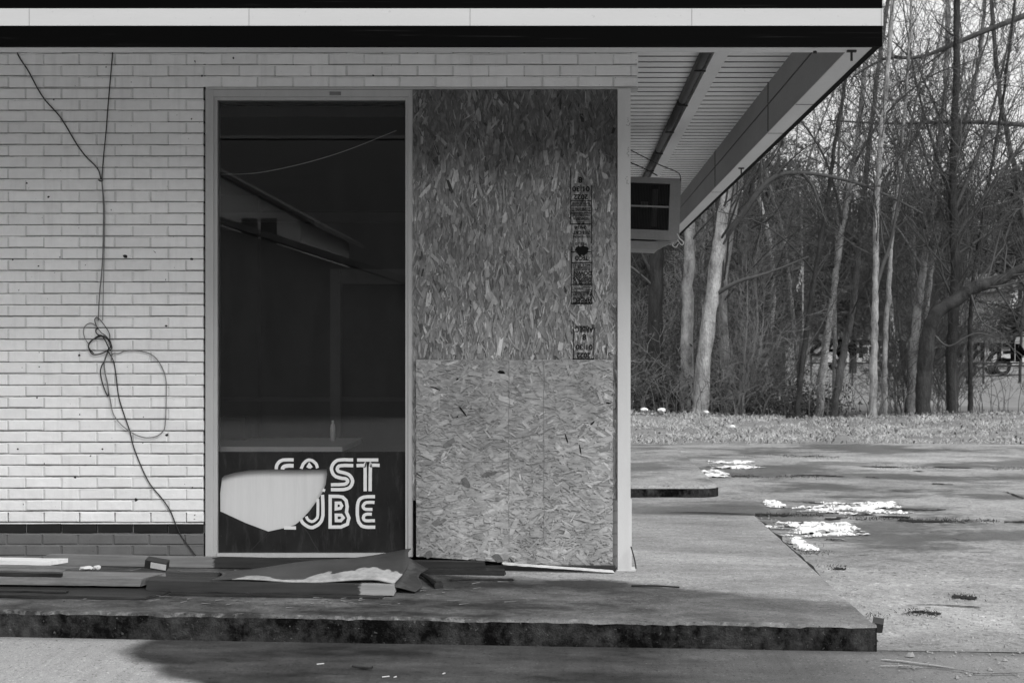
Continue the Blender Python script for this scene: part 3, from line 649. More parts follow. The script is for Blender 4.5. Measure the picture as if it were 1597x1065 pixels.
for i, (pts, wd, cl) in enumerate(strokes):
    pp = [Vector((*q4w(p), 0)) for p in pts]
    if not cl and len(pp) > 3: pp = smooth_path(pp, 3)
    pp = [(p.x + random.uniform(-.0006, .0006), p.y + random.uniform(-.0006, .0006)) for p in pp]
    mb.ribbon(pp, wd/4.99/S, GY-0.0012 - i*0.00002, closed=bool(cl))
let = mb.build('lettering', MAT['letter_white'], window); let['label'] = 'white double-line lettering in two rows'

# things inside the shop, seen through the glass
desk = thing('desk', 'pale topped desk standing inside behind the dark window', 'desk', (-2.2, 8.6, slab_z(-2)))
mb = MB(); mb.box(-3.1, -1.29, 8.22, 9.0, CZ-0.628, CZ-0.60); mb.build('desk_top', MAT['desk'], desk)
mb = MB(); mb.box(-3.0, -1.33, 8.27, 8.29, CZ-1.26, CZ-0.629); mb.box(-1.35, -1.33, 8.291, 8.95, CZ-1.26, CZ-0.629); mb.build('desk_panel', MAT['interior_light'], desk)
mb = MB(); mb.tube([P(519, 687, 8.75) + Vector((0,0,z)) for z in (0.0, 0.08, 0.1, 0.105, 0.125)], [0.016, 0.016, 0.012, 0.007, 0.007], 10)
o = mb.build('bottle', MAT['letter_white'], smooth=True); tag(o, 'small pale bottle standing on the desk inside the window', 'bottle')
o.location = (0, 0, CZ-0.60 - P(519, 687, 8.75).z)
mb = MB(); mb.box(X(338, 8.8), X(382, 8.8), 8.8, 8.95, CZ-0.60, CZ-0.46); mb.box(X(350, 8.8), X(376, 8.8), 8.795, 8.7995, CZ-0.585, CZ-0.48, 1)
tag(mb.build('carton', [MAT['dark_metal'], MAT['interior']]), 'dark box on the left end of the desk inside the window', 'box')
mb = MB(); MM = Matrix.Translation((wx(425), GY+0.03, wz(783))) @ Matrix.Rotation(R(-1.5), 4, 'X')
mb.box(-0.42, 0.40, 0, 0.01, -0.30, 0.268, M=MM)
tag(mb.build('white_panel', MAT['white_panel']), 'white board leaning behind the hole in the black window pane', 'panel')
mb = MB(); pth = smooth_path([P(345, 272, 8.6), P(400, 270, 8.6), P(470, 256, 8.6), P(540, 235, 8.6), P(618, 204, 8.6)], 8); mb.tube(pth, 0.0022, 5)
tag(mb.build('hanging_wire', MAT['desk']), 'thin pale wire sagging across the inside of the dark window', 'wire')

# ------------------------------------------------------------------ strand boards over the door
def osb(name, label, px0, px1, corners, yf, th, vert, n, mean, spread, mat, seed, fk=1.0):
    random.seed(seed); xs = [wx(c[0]) for c in corners]; zs_ = [wz(c[1]) for c in corners]
    c0 = Vector((sum(xs)/4, yf, sum(zs_)/4)); mb = MB()
    v = [(x, yf, z) for x, z in zip(xs, zs_)] + [(x, yf+th, z) for x, z in zip(xs, zs_)]
    mb.add(v, [(0,1,2,3),(7,6,5,4),(0,4,5,1),(1,5,6,2),(2,6,7,3),(3,7,4,0)], 0, mean)
    x0, x1 = min(xs), max(xs); zt0 = max(zs_)
    def clip(p):
        x = min(max(p[0], x0+.0005), x1-.0005); t = (x-x0)/(x1-x0)
        zb_ = zs_[0]*(1-t)+zs_[1]*t; zt_ = zs_[3]*(1-t)+zs_[2]*t
        return (x, min(max(p[1], zb_+.0005), zt_-.0005))
    for i in range(n):
        big = random.random()
        L = random.uniform(0.025, 0.08) + (0.07*random.random() if big > 0.7 else 0); W_ = random.uniform(0.004, 0.013) + (0.034*random.random() if big > 0.74 else 0)
        L *= fk; W_ *= fk*0.9; an = (math.pi/2 if vert else 0) + random.gauss(0, 0.36 if vert else 0.6)
        cx_, cz_ = random.uniform(x0-.01, x1+.01), random.uniform(min(zs_)-.01, zt0+.01)
        ca, sa = math.cos(an), math.sin(an); sk = random.uniform(-.012, .012)
        u_ = random.uniform; loc = [(-L/2 + u_(0, .1)*L, -W_/2*u_(.8, 1)), (0, -W_/2*u_(.85, 1.1)), (L/2 + sk*.4, -W_/2*u_(.6, 1)), (L/2 - u_(.02, .14)*L, W_*u_(-.2, .2)), (L/2 - sk*.4, W_/2*u_(.6, 1)), (0, W_/2*u_(.85, 1.1)), (-L/2 - sk*.4, W_/2*u_(.7, 1)), (-L/2 + u_(.0, .12)*L, W_*u_(-.2, .2))] if random.random() < .8 else [(-L/2, -W_/2*u_(.1, .9)), (-L*u_(.05, .3), -W_/2*u_(.7, 1.2)), (L*u_(.05, .3), -W_/2*u_(.7, 1.2)), (L/2 + sk, -W_/2*u_(.1, .9)), (L/2 - sk, W_/2*u_(.1, .9)), (L*u_(.05, .3), W_/2*u_(.7, 1.2)), (-L*u_(.05, .3), W_/2*u_(.7, 1.2)), (-L/2 + sk, W_/2*u_(.1, .9))]
        pts = [clip((cx_ + a_*ca - b_*sa, cz_ + a_*sa + b_*ca)) for a_, b_ in loc]
        q_ = random.random(); sh = mean * math.exp(random.gauss(0, spread*.45)) * (1 + spread*1.3*random.random() if q_ > .86 else (1/(1 + spread*3*random.random()) if q_ < .10 else 1)); y = yf - 0.0003 - i * 1.1e-6
        mb.add([(p[0], y, p[1]) for p in pts], [tuple(range(8))], 0, min(sh, 0.62))
    o = mb.build(name, mat, loc=c0); tag(o, label, 'board'); return o
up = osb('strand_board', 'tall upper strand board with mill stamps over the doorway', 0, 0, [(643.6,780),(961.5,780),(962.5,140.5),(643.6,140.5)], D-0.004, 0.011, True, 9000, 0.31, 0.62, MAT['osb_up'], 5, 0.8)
low = osb('strand_board', 'lower strand board with its level grain and two pencil lines', 0, 0, [(650,866),(953.5,885.5),(955.5,561),(650,561)], D-0.034, 0.011, False, 7000, 0.35, 0.26, MAT['osb_low'], 6, 0.85)
YL = D - 0.034 - 0.0003 - 7000*1.1e-6 - 0.0006; YU = D - 0.004 - 0.0003 - 9000*1.1e-6 - 0.0006
def sub(mb, name, mat, parent):
    o = mb.build(name, mat); o.parent = parent; o.matrix_parent_inverse = Matrix.Translation(-parent.location); return o
mb = MB(); mb.ribbon([(wx(794+random.uniform(-.8,.8)), wz(y)) for y in np.linspace(562, 846, 30)], 0.0028, YL); mb.ribbon([(wx(848.5+random.uniform(-.8,.8)), wz(y)) for y in np.linspace(562, 850, 30)], 0.0028, YL)
mb.ribbon([(wx(x), wz(719+random.uniform(-.6,.6))) for x in np.linspace(700, 858, 14)], 0.0018, YL-.0001)
sub(mb, 'pencil_line', MAT['ink_grey'], low)
for px, py, rx, ry, an in ((782, 580, 6, 3.4, .3), (714, 591, 2.6, 1.2, -.7), (680, 605, 8, 1.1, .35), (924, 659, 4.5, 1.8, -.8), (948, 628, 4.5, 1.4, -.1), (714, 649, 1.8, 1.4, 0), (884, 684, 1.2, 8, -.3), (905, 700, 1.2, 10, -.15), (722, 640, 1.6, 11, -.7), (728, 752, 6, 11, -.5), (762, 738, 13, 4, -.2), (670, 862, 6, 7, .2), (776, 868, 9, 6, .4)):
    mb = MB(); ca, sa = math.cos(an), math.sin(an)
    pts = [(rx*random.uniform(.6, 1.2)*math.cos(t), ry*random.uniform(.6, 1.2)*math.sin(t)) for t in np.linspace(0, 6.28, 11, False)]
    mb.add([(wx(px + a_*ca - b_*sa), YL - .0003, wz(py + a_*sa + b_*ca)) for a_, b_ in pts], [tuple(range(11))])
    sub(mb, 'dark_fleck', MAT['ink'] if rx*ry < 24 else MAT['stain'], low)
ink = MB()
def stamp(body, px, py, hpx, wpx=None):
    me = text_mesh(body, hpx/S*1.38, 0.0001, bold=0.022); xs_ = [v.co.x for v in me.vertices]
    if not xs_: return
    wd = max(xs_)-min(xs_); k = (wpx/S/wd) if wpx else 1
    o = [(wx(px) - v.co.x*k, YU, wz(py) - v.co.y) for v in me.vertices]      # stamped upside down
    ink.add(o, [tuple(p.vertices) for p in me.polygons if abs(p.normal.z) > .5 and p.normal.z > 0])
def rule(x0, x1, y, t=1.0): ink.ribbon([(wx(x0), wz(y)), (wx(x1), wz(y))], 1.25*t/S, YU)
def vrule(x, y0_, y1_, t=0.8): ink.ribbon([(wx(x), wz(y0_)), (wx(x), wz(y1_))], 1.4*t/S, YU)
for t_ in (("8",905,281,9,None),("01|30",906,295,8,27),("2022",906,307.5,8,22),("EXPOSURE RATED",906,317.5,3.5,27),("T",894,327,6,4),("T",919,327,6,4),("SHEATHING",906,327,5,17),
           ("O86 CSA 0325",907,336,3,26),("3254/OS/16",906,341.5,4,24),("ELO",906,347.5,3.5,10),("24/16",905,355,5,18),("7/16 CAT",907,363,5.5,26),("SIZED FOR SPACING",907,369.5,3,27),("PS2-10",906,380.5,4,18),
           ("TECO",907,402.5,7,21),("MILL 0521",907,413.5,3,26),("CONFORMS TO",907,417,3,26),("KEEP DRY",907,420.5,3,26),("DOWN",909,426,6.5,28),("THIS SIDE",908,431.5,4,27),("DESSOUS",908,436,5,28),("CE COTE EN",908,441,4,28),
           ("PLACE AS",915,447.5,2.5,12),("SHOWN",902,450,2.5,14),("WAFER",918,452.5,2.5,11),("MILL PRODUCT",908,459,3,29),("OSB",908,462.5,3,8),("ARBEC",908,468.5,9,29),
           ("ARBEC",911,513.5,8,28),("8",911,525,9,None),("01|30",911,541,8,26),("2022",910,553.5,8,22)): stamp(*t_)
for a_ in ((890,922,314,1),(890,922,321,.8),(890,922,333,1.2),(890,922,350,1.2),(890,922,393,1),(891,923,410,1.2),(891,923,444,1.2),(891,923,456,1.2),(891,924,473.5,1.6),(893,926,559.5,1.2),(897,917,509,.8)): rule(*a_)
for a_ in ((890,262,350),(922.5,290,380),(923,385,474),(891,385,474),(894.5,511,560),(926,511,560)): vrule(*a_)
sub(ink, 'mill_stamp', MAT['ink'], up)
mb = MB(); random.seed(3); n = 26
pts = [(wx(908 + 10*(1+random.uniform(-.25,.25))*math.cos(t)), YU-0.0004, wz(391 + 8*(1+random.uniform(-.3,.3))*math.sin(t))) for t in np.linspace(0, 2*math.pi, n, False)]
mb.add(pts, [tuple(range(n))]); sub(mb, 'knot_hole', MAT['ink'], up)
# nail heads
for px, py in ((646.5, 728), (959, 312), (960, 340), (958.5, 390)):
    mb = MB(); mb.tube([(wx(px), YU-.003, wz(py)), (wx(px), YU+.004, wz(py))], 0.004, 8); sub(mb, 'nail_head', MAT['galv'], up)

# ------------------------------------------------------------------ cables on the brick wall
def cable(name, label, routes, mat, rad, lift=0.0):
    t = thing(name, label, 'cable', (wx(routes[0][0][0][0]), D, wz(routes[0][0][0][1])))
    for pts, rr in routes:
        mb = MB(); q = [Vector((wx(p[0]), D - 0.006 - lift - (p[2] if len(p) > 2 else 0), wz(p[1]))) for p in pts]
        mb.tube(smooth_path(q, 6), rr, 6); mb.build('strand', mat, t, smooth=True)
    return t
def q5(p): return (100 + p[0]/4.63, 470 + p[1]/4.63) + tuple(p[2:])
black = [([(28,60),(28,84),(45,112),(60,140),(72,158),(92,180),(104,198),(120,225),(134,244),(149,259),(155,268),(158,280)], 0.0038),
         ([(177,60),(176,84),(173,120),(169,165),(166,205),(162,245),(159.5,280)], 0.0032), ([(154,281),(158,283),(161,281)], 0.004)]
black.append(([q5(p) for p in ((320,355,.01),(360,430,.004),(378,540,0),(392,660,0),(410,740,0),(440,830,0),(475,930,0),(505,1050,0))] + [(222,730),(235,755),(254,778),(266,796),(275,818),(283,835),(294,850),(306,866)], 0.0034))
black.append(([q5(p) for p in ((250,195,.004),(235,205,.008),(245,235,.012),(290,255,.012),(330,275,.01),(345,310,.008),(350,340,.006),(335,350,.012),(325,320,.018),(300,270,.02),(270,245,.012),(215,275,.006),(182,315,.004),(190,355,.006),(215,382,.01),(262,380,.012),(310,360,.012),(345,325,.014),(335,295,.01),(290,250,.006),(225,270,.01),(190,300,.012),(186,335,.012),(220,375,.012))], 0.0036))
black.append(([q5(p) for p in ((232,120,.004),(225,135,.004),(240,180,.006),(275,225,.012),(310,250,.012),(335,280,.010),(330,230,.004),(300,180,.004),(265,135,.004),(240,116,.004),(232,120,.004))], 0.0026))
black.append(([q5(p) for p in ((325,350,.012),(305,400,.008),(290,440,.004),(275,465,.003),(266,510,.003),(278,580,.003),(300,645,.003),(318,680,.003),(326,660,.005),(315,580,.006),(300,510,.006),(296,440,.008),(325,365,.012))], 0.0034))
cable('cable', 'black cable forking at the top of the brick wall and knotted into a coil', black, MAT['cable'], 0)
grey = [([(159.5,281),(162,320),(162,360),(161,400),(159,430),(156,460),(154,500)], 0.0034), ([(160,283),(164,330),(163,400),(162,450),(161,500)], 0.0022),
        ([q5(p) for p in ((245,185,.004),(200,158,.003),(160,175,.003),(145,215,.003),(155,265,.003),(180,305,.004))], 0.0026),
        ([q5(p) for p in ((330,300,.008),(350,360,.006),(345,430,.004),(355,380,.004),(400,375,.003),(440,360,.003),(500,355,.003),(570,362,.003),(630,380,.003),(680,425,.003),(720,495,.003),(740,570,.003),(742,680,.003),(738,840,.003),(730,915,.004),(715,940,.006),(675,970,.006),(610,982,.006),(540,968,.006),(470,930,.007),(400,870,.003),(358,805,.003),(340,720,.003),(325,640,.004),(305,520,.008),(295,440,.008),(320,370,.012))], 0.0028)]
cable('cable', 'thin grey cable hanging in a wide loop below the coil on the brick wall', grey, MAT['grey_cable'], 0, 0.003)

# ------------------------------------------------------------------ air conditioner in the side wall
ad = 11.0
ac = thing('air_conditioner', 'old grey window air conditioner jutting from the side wall beside the post', 'air conditioner', (0.6, ad+0.25, CZ+0.81))
MT = Matrix.Translation((wx(994), ad, CZ+0.81)) @ Matrix.Rotation(R(2.2), 4, 'Y')
W_, H_ = X(1059, ad) - wx(994), 0.48
mb = MB(); gx0, gx1, gz0, gz1 = -0.0, W_-0.085, 0.075, H_-0.045
mb.box(gx1, W_, 0, 0.5, 0, H_, M=MT); mb.box(0, gx1-.0005, 0, 0.5, 0, gz0, M=MT); mb.box(0, gx1-.0005, 0, 0.5, gz1, H_, M=MT); mb.box(0, gx1-.0005, 0.2, 0.5, gz0+.0005, gz1-.0005, M=MT)
mb.build('casing', MAT['ac'], ac)
mb = MB(); mb.box(0, gx1-.001, 0.06, 0.07, gz0+.001, gz1-.001, M=MT); mb.build('grille_back', MAT['dark_metal'], ac)
mb = MB(); x = 0.006
while x < gx1-.006: mb.box(x, x+0.0035, 0.008, 0.03, gz0+.001, gz1-.001, M=MT); x += 0.012
mb.build('louvre', MAT['black_plastic'], ac)
mb = MB(); mb.box(0, gx1-.002, 0.002, 0.007, (gz0+gz1)/2-0.006, (gz0+gz1)/2+0.008, M=MT); mb.box(gx1-0.13, gx1-0.09, 0.04, 0.055, gz0+.03, gz1-.04, M=MT); mb.box(gx1-0.22, gx1-0.16, 0.045, 0.055, gz1-.19, gz1-.14, M=MT); mb.build('grille_bar', MAT['ac'], ac)
mb = MB(); mb.box(-0.02, W_-0.16, 0.02, 0.48, -0.075, -0.012, M=MT)
pr = [(W_-0.159, -0.075), (W_-0.06, -0.02), (W_-0.06, -0.012), (W_-0.159, -0.012)]
mb.add([MT @ Vector((x, 0.03, z)) for x, z in pr] + [MT @ Vector((x, 0.09, z)) for x, z in pr], [(0,1,2,3),(7,6,5,4),(0,4,5,1),(1,5,6,2),(2,6,7,3),(3,7,4,0)])
mb.build('bracket', MAT['ac'], ac)
mb = MB(); mb.tube(smooth_path([P(1056, 365, 10.98), P(1060, 372, 10.97), P(1066, 378, 10.98), P(1063, 382, 10.98), P(1056, 374, 10.98)], 5), 0.004, 5); mb.tube(smooth_path([P(1050, 378, 10.98), P(1049, 383, 10.98), P(1054, 386, 10.98), P(1058, 380, 10.98)], 5), 0.0035, 5)
tag(mb.build('loose_wire', MAT['paper'], smooth=True), 'pale wire end curling below the corner of the air conditioner', 'wire')
mb = MB(); mb.tube(smooth_path([P(960, 222, 10.6), P(1000, 243, 10.6), P(1030, 258, 10.6), P(1055, 268, 10.7), P(1061, 275, 10.85), P(1061, 282, 10.9)], 6), 0.004, 5); mb.tube(smooth_path([P(960, 245, 10.7), P(1000, 261, 10.7), P(1025, 274, 10.8)], 6), 0.005, 5)
tag(mb.build('power_cord', MAT['cable'], smooth=True), 'black cord strung from the post to the air conditioner', 'wire')
lamp = thing('light_fixture', 'long tube light fixture running along the metal ceiling of the side canopy', 'ceiling light', (0.87, 12, CZ+1.66))
mb = MB(); mb.box(0.845, 0.93, 7.3, 17.4, CZ+1.645, CZ+1.718); mb.build('channel', MAT['beam'], lamp)
mb = MB()
for k in range(4): mb.tube([(0.805, 7.35 + 2.5*k, CZ+1.672), (0.805, 9.78 + 2.5*k, CZ+1.672)], 0.03, 10)
mb.build('tube', MAT['dark_metal'], lamp, smooth=True)
for y in np.arange(7.33, 17.6, 1.25):
    mb = MB(); mb.box(0.775, 0.845, y-0.008, y+0.008, CZ+1.634, CZ+1.644); mb.build('clip', MAT['dark_metal'], lamp)

# ------------------------------------------------------------------ timber and litter on the sidewalk
def plank(name, label, cat, x0, x1, yf, dep, zoff, h, mat, rot=0.0, cut=0.0, tilt=0.0, bow=0.0, seed=0):
    """A sawn board lying along the wall; zoff is its height over the sidewalk."""
    random.seed(seed); mb = MB(); n = 26; vs = []
    xm = (x0+x1)/2
    for i in range(n+1):
        t = i/n
        for (yy, zz) in ((0, 0), (0, h), (dep, h), (dep, 0)):
            x = x0 + (x1-x0)*t
            if cut and i == n: x += cut * (yy/dep)
            y = yf + yy + (x-xm)*rot; z = slab_z(x) + zoff + zz + (x-x0)*tilt + bow*math.sin(math.pi*t)
            j = 0.0012
            vs.append((x + (random.uniform(-.014, .014) if i in (0, n) else 0), y + random.uniform(-j, j), z + random.uniform(-j, j)))
    f = []
    for i in range(n):
        for k in range(4): f.append((4*i+k, 4*i+(k+1) % 4, 4*i+4+(k+1) % 4, 4*i+4+k))
    f += [(3, 2, 1, 0), (4*n, 4*n+1, 4*n+2, 4*n+3)]
    mb.add(vs, f); o = mb.build(name, mat, loc=(xm, yf+dep/2, slab_z(xm)+zoff)); return tag(o, label, cat, 'loose old boards at the foot of the wall')
def m_halfwet(name, xe, dry=0.2, wet=0.035, flip=False):
    m = NT(name); x, y, z = m.xyz()
    g = m.noise(3, 5, 0.6, (1, 14, 14)); e_ = m.math('ADD', x, m.math('MULTIPLY', m.math('SUBTRACT', m.noise(9, 5, 0.6, (1, 3, 6)), 0.5), 0.16))
    f = m.rng(e_, xe-0.006, xe+0.006); f = m.math('SUBTRACT', 1.0, f) if flip else f
    base = m.mix(f, dry, wet); m.bump(g, 0.3, 0.003)
    return m.done(m.math('MULTIPLY', base, m.rng(g, 0.3, 0.7, 0.75, 1.25)), m.mix(f, 0.75, 0.5), 0.15)
plank('timber_board', 'long board against the wall foot, pale left part and rain dark right part', 'board', -2.87, -0.452, 7.88, 0.05, 0.004, 0.056, m_halfwet('half wet board', -0.29, 0.19, 0.035), seed=1)
plank('timber_board', 'short board end poking out below the right end of the long back board', 'board', -1.1, -0.335, 7.80, 0.065, 0.0, 0.030, MAT['wet_wood'], seed=2)
plank('timber_board', 'wide slant-ended plank lying on top of the heap at left', 'board', -4.2, -2.125, 7.12, 0.2, 0.026, 0.038, MAT['grey_wood'], rot=0.01, cut=0.06, seed=3)
plank('timber_board', 'dark thin plywood strip flat on the sidewalk at the far left front', 'board', -4.2, -2.03, 6.90, 0.34, 0.002, 0.012, MAT['wet_wood'], cut=0.09, seed=4)
plank('timber_board', 'thick wet beam with a splintered pale end in front of the window', 'board', -2.10, -0.857, 7.10, 0.15, 0.008, 0.052, m_halfwet('splintered beam', 0.45, 0.045, 0.33), rot=0.0, seed=5)
plank('timber_lath', 'thin dark lath on the sidewalk below the splintered beam', 'board', -1.96, -0.9, 7.03, 0.05, 0.001, 0.010, MAT['wet_wood'], seed=6)
plank('timber_lath', 'pale thin lath lying behind the slant-ended plank', 'board', -4.2, -2.50, 7.50, 0.03, 0.045, 0.012, MAT['grey_wood'], seed=7)
plank('timber_board', 'white painted board with a pointed end at the far left', 'board', -4.2, -2.765, 7.60, 0.11, 0.05, 0.022, MAT['white_wood'], cut=0.06, tilt=-0.002, seed=8)
plank('timber_lath', 'short dark lath resting on the slant-ended plank', 'board', -4.2, -2.53, 7.13, 0.05, 0.065, 0.02, MAT['wet_wood'], seed=9)
plank('timber_board', 'grey board lying flat between the slant-ended plank and the wet sheet', 'board', -2.45, -1.5, 7.32, 0.16, 0.0, 0.045, MAT['wet_wood'], seed=10)
for i, (x0, x1, yf, zo, rt, lb, mt) in enumerate((
    (-3.6, -2.62, 7.40, .047, .02, 'splintered pale slat on the left part of the heap in front of the white board', 'grey_wood'), (-2.2, -1.35, 7.62, .004, -.05, 'dark slat lying askew under the crushed carton', 'wet_wood'),
    (-1.75, -1.30, 7.30, .045, .06, 'short splintered slat beside the tip of the curled sheet', 'grey_wood'), (-3.3, -2.45, 6.98, .016, -.03, 'thin dark slat on the plywood strip at the far left front', 'wet_wood'), (-0.62, -0.28, 7.62, .002, .12, 'short thin slat lying askew near the charred stick', 'wet_wood'))):
    plank('timber_lath', lb, 'board', x0, x1, yf, .028, zo, .008, MAT[mt], rot=rt, seed=60+i)
plank('door_sill_strip', 'pale thin strip slanting along the foot of the boarded doorway', 'strip', -0.345, 0.27, 7.93, 0.035, 0.040, 0.009, MAT['white_wood'], tilt=-0.055, seed=12)
mb = MB(); mb.box(-0.5, 0.28, 7.985, 8.02, slab_z(0)-0.004, slab_z(0)+0.03); tag(mb.build('threshold', MAT['dark_metal'], shop))
del_cat = [o for o in bpy.data.objects if o.name.startswith('door_sill_strip')]
# curled wet sheet
def m_sheet():
    m = NT('soaked sheet'); x, y, z = m.xyz()
    n1 = m.noise(3.0, 4, 0.5, (1.4, 1, 1)); e_ = m.math('ADD', m.math('MULTIPLY', m.math('SUBTRACT', y, 7.22), 3.2), m.math('MULTIPLY', m.math('SUBTRACT', n1, 0.5), 2.2))
    cx_ = m.math('ABSOLUTE', m.math('SUBTRACT', x, -1.12)); e_ = m.math('ADD', e_, m.math('MULTIPLY', cx_, 1.4))
    f = m.rng(e_, 0.42, 0.46); col = m.mix(f, m.math('MULTIPLY', 0.40, m.rng(m.noise(18, 5, 0.7), 0.3, 0.7, 0.55, 1.1)), m.math('ADD', 0.03, m.math('MULTIPLY', m.noise(7, 5, 0.6), 0.05)))
    m.bump(m.noise(60, 3), 0.2, 0.003); return m.done(col, m.mix(f, 0.8, 0.45), 0.18)
mb = MB(); nu, nv = 44, 16; vs = []
for j in range(nv+1):
    v = j/nv
    for i in range(nu+1):
        u = i/nu; x = -1.78 + 0.92*u + 0.03*math.sin(v*5); x += 0.05*v*u
        y = 7.13 + (0.58 - 0.25*(1-u))*v; 
        z = 0.064 + 0.012*u + (0.088*u**1.6) * math.sin(min(1, v*1.15)*math.pi*0.62) + 0.008*math.sin(u*9+v*4) - 0.10*max(0, u-0.9)*(1.5-v)
        vs.append((x, y, slab_z(x) + z))
f = [(j*(nu+1)+i, j*(nu+1)+i+1, (j+1)*(nu+1)+i+1, (j+1)*(nu+1)+i) for j in range(nv) for i in range(nu)]
mb.add(vs, f); o = mb.build('wet_sheet', m_sheet(), smooth=True); tag(o, 'curled sheet of wet board with pale torn edges on top of the timber heap', 'sheet')
md = o.modifiers.new('solid', 'SOLIDIFY'); md.thickness = 0.006
mb = MB(); nu, nv = 14, 12; vs = []
for j in range(nv+1):
    v = j/nv
    for i in range(nu+1):
        u = i/nu; x = -0.90 + 0.14*u + 0.02*math.sin(v*7); y = 7.2 + 0.55*v
        z = 0.012 + (1-u)**1.5*0.06*(0.4+v) + 0.02*math.sin(v*6+u*2)*(1-u) + 0.03*v
        vs.append((x, y, slab_z(x) + z))
f = [(j*(nu+1)+i, j*(nu+1)+i+1, (j+1)*(nu+1)+i+1, (j+1)*(nu+1)+i) for j in range(nv) for i in range(nu)]
mb.add(vs, f); o = mb.build('torn_flap', m_halfwet('torn flap', -0.82, 0.08, 0.05), smooth=True); tag(o, 'torn flap of wet board hanging off the right end of the heap', 'sheet')
md = o.modifiers.new('solid', 'SOLIDIFY'); md.thickness = 0.004
mb = MB(); mb.tube(smooth_path([(-0.80, 7.75, slab_z(0)+0.03), (-0.74, 7.6, slab_z(0)+0.032), (-0.69, 7.45, slab_z(0)+0.03), (-0.655, 7.36, slab_z(0)+0.027)], 4), [0.012]*4+[0.015]*4+[0.02]*4+[0.026], 7)
tag(mb.build('stick', MAT['wet_wood']), 'dark charred stick lying beside the right end of the heap', 'stick')
cart = thing('crushed_carton', 'small crushed black carton with a pale label lying on the heap', 'carton', (X(243, 7.6), 7.6, slab_z(-2.2)+0.04))
MM = Matrix.Translation((X(240, 7.6), 7.6, slab_z(-2.2)+0.055)) @ Matrix.Rotation(R(10), 4, 'Y') @ Matrix.Rotation(R(12), 4, 'X')
mb = MB(); mb.box(-0.05, 0.065, 0, 0.06, -0.022, 0.024, M=MM); mb.build('box', MAT['black_plastic'], cart)
mb = MB(); mb.box(-0.018, 0.066, -0.0025, -0.0005, -0.014, 0.018, M=MM); mb.build('label', MAT['paper'], cart)
random.seed(8)
def scrap(name, label, cat, pos, r_, mat, flat=0.5, n=14):
    mb = MB(); pts = []
    import bmesh
    bm = bmesh.new(); bmesh.ops.create_icosphere(bm, subdivisions=2, radius=r_)
    for v in bm.verts: 
        k = 1 + 0.45*mnoise.noise(v.co*(2.2/r_) + Vector(pos)*7); v.co = Vector((v.co.x*k*1.3, v.co.y*k, v.co.z*k*flat)) + Vector(pos)
    me = bpy.data.meshes.new(name); bm.to_mesh(me); bm.free(); me.materials.append(mat); o = bpy.data.objects.new(name, me); COL.objects.link(o)
    me.transform(Matrix.Translation(-Vector(pos))); o.location = pos
    return tag(o, label, cat)
scrap('paper_scrap', 'crumpled pale paper scrap between the left boards', 'litter', (X(145, 7.55), 7.45, slab_z(-2.5)+0.062), 0.03, MAT['paper'], 0.4)
scrap('paper_scrap', 'small pale paper wad at the right end of the pale lath', 'litter', (X(161, 7.55), 7.45, slab_z(-2.5)+0.064), 0.016, MAT['paper'], 0.9)
mb = MB(); p0 = Vector((X(985, 7.5), 7.52, slab_z(.3)+.004)); mb.tube(smooth_path([p0, p0+Vector((.12, -.02, .004)), p0+Vector((.25, -.05, .001))], 4), [0.0045]*9, 5)
tag(mb.build('twig', MAT['cable']), 'thin dark twig lying on the sidewalk right of the doorway', 'twig')
mb = MB(); mb.tube(smooth_path([P(984, 852, 8.0), P(987, 862, 7.98), P(990, 874, 7.97), P(992, 886, 7.96)], 5), 0.004, 6); tag(mb.build('wire_end', MAT['cable'], smooth=True), 'short black wire curling down beside the foot of the white post', 'wire')
zz = apron_z(-.8)
mb = MB(); q = Vector((X(565, 6.05), 6.05, zz+.006)); mb.tube(smooth_path([q+Vector((-.045, .01, .004)), q, q+Vector((.03, -.01, .002)), q+Vector((.045, -.004, .004))], 4), [0.005]*4+[0.006]*4+[0.004]*4+[0.006], 6)
tag(mb.build('twig', MAT['wet_wood']), 'short dark twig on the driveway below the sidewalk', 'twig')
mb = MB()
for px, py in ((494, 1038), (596, 1058), (614, 1058.5), (690, 1053)):
    d = 1.39*F/(py-CY); mb.tube([(X(px, d), d, zz+.003), (X(px+11 if px < 610 else px+4, d), d+.01, zz+.004)], 0.0025, 5)
tag(mb.build('litter_straw', MAT['paper']), 'scattered pale straws on the driveway', 'litter', kind='stuff')
mb = MB(); random.seed(52)
for i in range(150):
    x = random.uniform(-3.2, -0.3); y = random.choice((random.gauss(7.0, .12), random.gauss(7.45, .25))); l = random.uniform(.01, .07); a_ = random.gauss(0, .5); z = slab_z(x) + .003
    if not 6.66 < y < 7.95: continue
    q = Vector((math.cos(a_)*l, math.sin(a_)*l, random.uniform(0, .008))); mb.tube([Vector((x, y, z)), Vector((x, y, z)) + q], [random.uniform(.0015, .004), .001], 4)
tag(mb.build('wood_splinters', MAT['grey_wood']), 'splinters and chips of wood scattered round the timber heap', 'splinters', kind='stuff')
